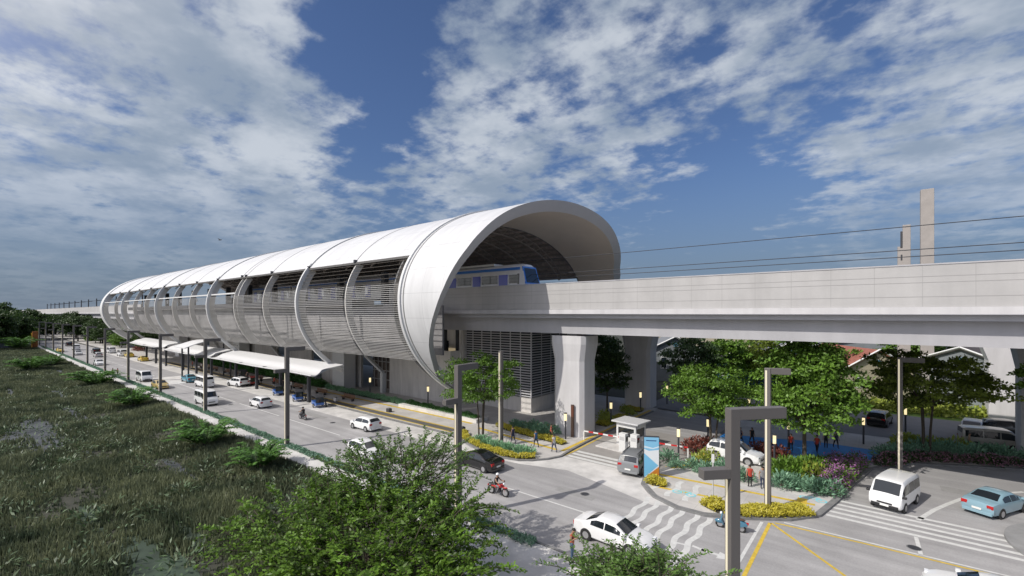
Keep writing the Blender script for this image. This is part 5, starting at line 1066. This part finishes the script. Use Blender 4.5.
# field grass
def grass():
    n = 190000; X = -rng.uniform(0, 1, n) ** 1.9 * 255 - 6; Y = rng.uniform(-14, 18.9, n)
    keep = (Y > -.055 * X * 0 + (-.0 * X) + (-X * .030 - 3)) | (X > -40); X, Y = X[keep], Y[keep]
    keep = ~((X > -30) & (Y > 15.2)); X, Y = X[keep], Y[keep]
    dn = np.sin(X * .21 + 1.3 * np.sin(Y * .33)) * np.sin(Y * .47 + 1.1 * np.sin(X * .17)) + .5 * np.sin(X * .63 + Y * .4)
    keep = dn + rng.uniform(-.9, .9, len(X)) > -.75
    for (a, b, rx, ry) in PATCH: keep &= ((X - a) / (rx * 1.05)) ** 2 + ((Y - b) / (ry * 1.05)) ** 2 > rng.uniform(.15, 1.2, len(X)) ** 1.3
    X, Y, dn = X[keep], Y[keep], dn[keep]; n = len(X); dist = np.hypot(X, Y)
    per = 4; Xr = np.repeat(X, per) + rng.normal(0, .12, n * per); Yr = np.repeat(Y, per) + rng.normal(0, .12, n * per); hh = np.repeat(.44 + .20 * dn, per) * rng.uniform(.5, 1.35, n * per); w = np.repeat(.035 + dist * .0009, per)
    a = rng.uniform(0, 6.283, n * per); lean = rng.normal(0, .22, (n * per, 2)); z0 = np.full(n * per, -.06)
    v = np.stack([np.stack([Xr - np.cos(a) * w, Yr - np.sin(a) * w, z0], 1), np.stack([Xr + np.cos(a) * w, Yr + np.sin(a) * w, z0], 1), np.stack([Xr + lean[:, 0] * hh, Yr + lean[:, 1] * hh, hh], 1)], 1).reshape(-1, 3)
    o = npmesh('field_grass', v, 3, leafm('grass_blade', (.16, .175, .098), .6, .25, .3, dark=(.065, .09, .05))); tag(o, 'dark olive tall grass covering the open field left of the road', 'grass', kind='stuff')
grass()
def marsh_plants():
    c = np.stack([-rng.uniform(0, 1, 260) ** 1.6 * 190 - 18, rng.uniform(-6, 18.4, 260)], 1); c = c[(c[:, 1] > -.03 * c[:, 0] - 2)]; pos = []; ax = []
    for x, y in c:
        n_ = rng.integers(20, 90); r = rng.uniform(.4, 2.2); a = rng.uniform(0, 6.283, n_); q_ = np.sqrt(rng.random(n_)) * r
        pos.append(np.stack([x + q_ * np.cos(a) * 1.8, y + q_ * np.sin(a), rng.uniform(.1, .5, n_)], 1)); ax.append(np.stack([np.cos(a), np.sin(a), rng.uniform(.1, .9, n_)], 1))
    pos = np.concatenate(pos); k = len(pos); o = npmesh('marsh_plants', kites(pos, np.concatenate(ax) + rand_unit(k) * .6, rand_unit(k) * .5 + (0, -.3, 1), rng.uniform(.2, .55, k), rng.uniform(.07, .16, k)), 4, leafm('marsh_leaf', (.085, .135, .06), .5, .2, .8)); tag(o, 'low green marsh plants mixed into the grass of the field', 'ground cover', kind='stuff')
marsh_plants()
# grass under the trees and behind the plaza reads as a dark ground cover
# ------------------------------------------------------------------ houses beyond the viaduct
def house(px, y, w, d, hw_, hr, wall, roof, label, rz=0.0, gable=True):
    a = (px - CX) / F; dd = y / (FWD[1] + a * RGT[1]); x = (FWD[0] + a * RGT[0]) * dd
    t = thing('house', label, 'house', (x, y, 0), rz); MB().box(-w / 2, w / 2, -d / 2, d / 2, -.1, hw_).build('wall', wall, t)
    m = MB(); o = .5; m.add([(-w / 2 - o, -d / 2 - o, hw_ - .15), (0, -d / 2 - o, hw_ + hr), (w / 2 + o, -d / 2 - o, hw_ - .15), (w / 2 + o, d / 2 + o, hw_ - .15), (0, d / 2 + o, hw_ + hr), (-w / 2 - o, d / 2 + o, hw_ - .15)], [(0, 1, 4, 5), (1, 2, 3, 4)])
    r = m.build('roof', roof, t); sm = r.modifiers.new('s', 'SOLIDIFY'); sm.thickness = .25
    m = MB(); m.add([(-w / 2, -d / 2 - .01, hw_), (w / 2, -d / 2 - .01, hw_), (0, -d / 2 - .01, hw_ + hr - .15)], [(0, 1, 2)]); m.build('gable', wall, t)
    for s in (-1, 1):
        m = MB(); m.tube([(s * (w / 2 + o), -d / 2 - o - .05, hw_ - .1), (0, -d / 2 - o - .05, hw_ + hr + .05)], .14, 4); m.build('barge_board', WHITEP, t)
    for q_ in (-.25, .25):
        f = MB().box(w * q_ - .6, w * q_ + .6, -d / 2 - .06, -d / 2 - .02, hw_ * .38, hw_ * .75).build('window', WHITEP, t); MB().box(w * q_ - .5, w * q_ + .5, -d / 2 - .08, -d / 2 - .062, hw_ * .41, hw_ * .72).build('pane', GLASS, f)
    MB().tube([(0, -d / 2 - .05, hw_ + hr * .35), (0, -d / 2 - .02, hw_ + hr * .35)], .5, 12).build('gable_window', mat('blue_pane', (.12, .30, .42), .2), t)
RGREY = mat('roof_grey', (.20, .21, .225), .8, var=.15, scale=1); RRED = mat('roof_red', (.30, .11, .08), .8, var=.2, scale=1.5); RDK = mat('roof_dark', (.07, .06, .06), .8, var=.3, scale=1); WCREAM = mat('house_cream', (.38, .34, .25), .8, var=.1); WGREY = mat('house_grey', (.20, .22, .235), .8, var=.1)
house(786, 104, 11, 14, 5.4, 3.0, WCREAM, RGREY, 'cream house with a grey gable roof and round blue gable window', R(18))
house(848, 98, 10, 16, 4.6, 3.2, WCREAM, RRED, 'cream house with a rusty red tiled roof', R(30))
house(985, 100, 14, 16, 5.5, 3.0, WGREY, RDK, 'grey walled house beside the pale pier', R(-25))
house(735, 100, 12, 14, 4.0, 2.6, mat('house_blue', (.05, .16, .26), .7, var=.2), RDK, 'dark blue walled house in the shade behind the rounded tree', R(20))
house(672, 96, 9, 14, 6.5, 2.4, WGREY, RGREY, 'grey house seen past the right side of the second pier', R(25))
house(880, 132, 30, 12, 6, 3.0, WGREY, RGREY, 'long grey roofed house behind the red roofed one', R(15))
house(700, 140, 26, 12, 7, 3.0, WCREAM, RGREY, 'long pale house far behind the shaded tree', R(15))
house(800, 150, 22, 14, 8, 4.0, WGREY, RRED, 'house with a brown-red roof far behind the grey gable house', R(40))
o = thing('corrugated_fence', 'grey fence at the left edge in front of the dark trees', 'fence', (-262, 9, 0)); MB().box(-.1, .1, -9, 6, 0, 3.8).build('panel', mat('fence_grey', (.16, .17, .18), .7, var=.3, scale=.6), o)
for k in range(6): MB().box(-.15, .22, -9 + 3 * k - .1, -9 + 3 * k + .1, 0, 4.0).build('post', DARK, o)
m = MB(); a = (220 - CX) / F; d = 120; m.ell((0, 0, 0), (.5, .13, .12)); x, y, z = (FWD[0] + a * RGT[0]) * d, (FWD[1] + a * RGT[1]) * d, H + (HY - 240) * d / F
o = thing('bird', 'small dark bird flying in the sky over the station roof', 'bird', (x, y, z), .6); m.build('body', DARK, o, smooth=True)
for s in (1, -1): q_ = MB(); q_.loft([[(-.18, 0, .02), (.18, 0, .02), (.18, 0, .05), (-.18, 0, .05)], [(-.12, s * .7, .32), (.06, s * .7, .32), (.06, s * .7, .34), (-.12, s * .7, .34)]]); q_.build('wing', DARK, o, fix=True)
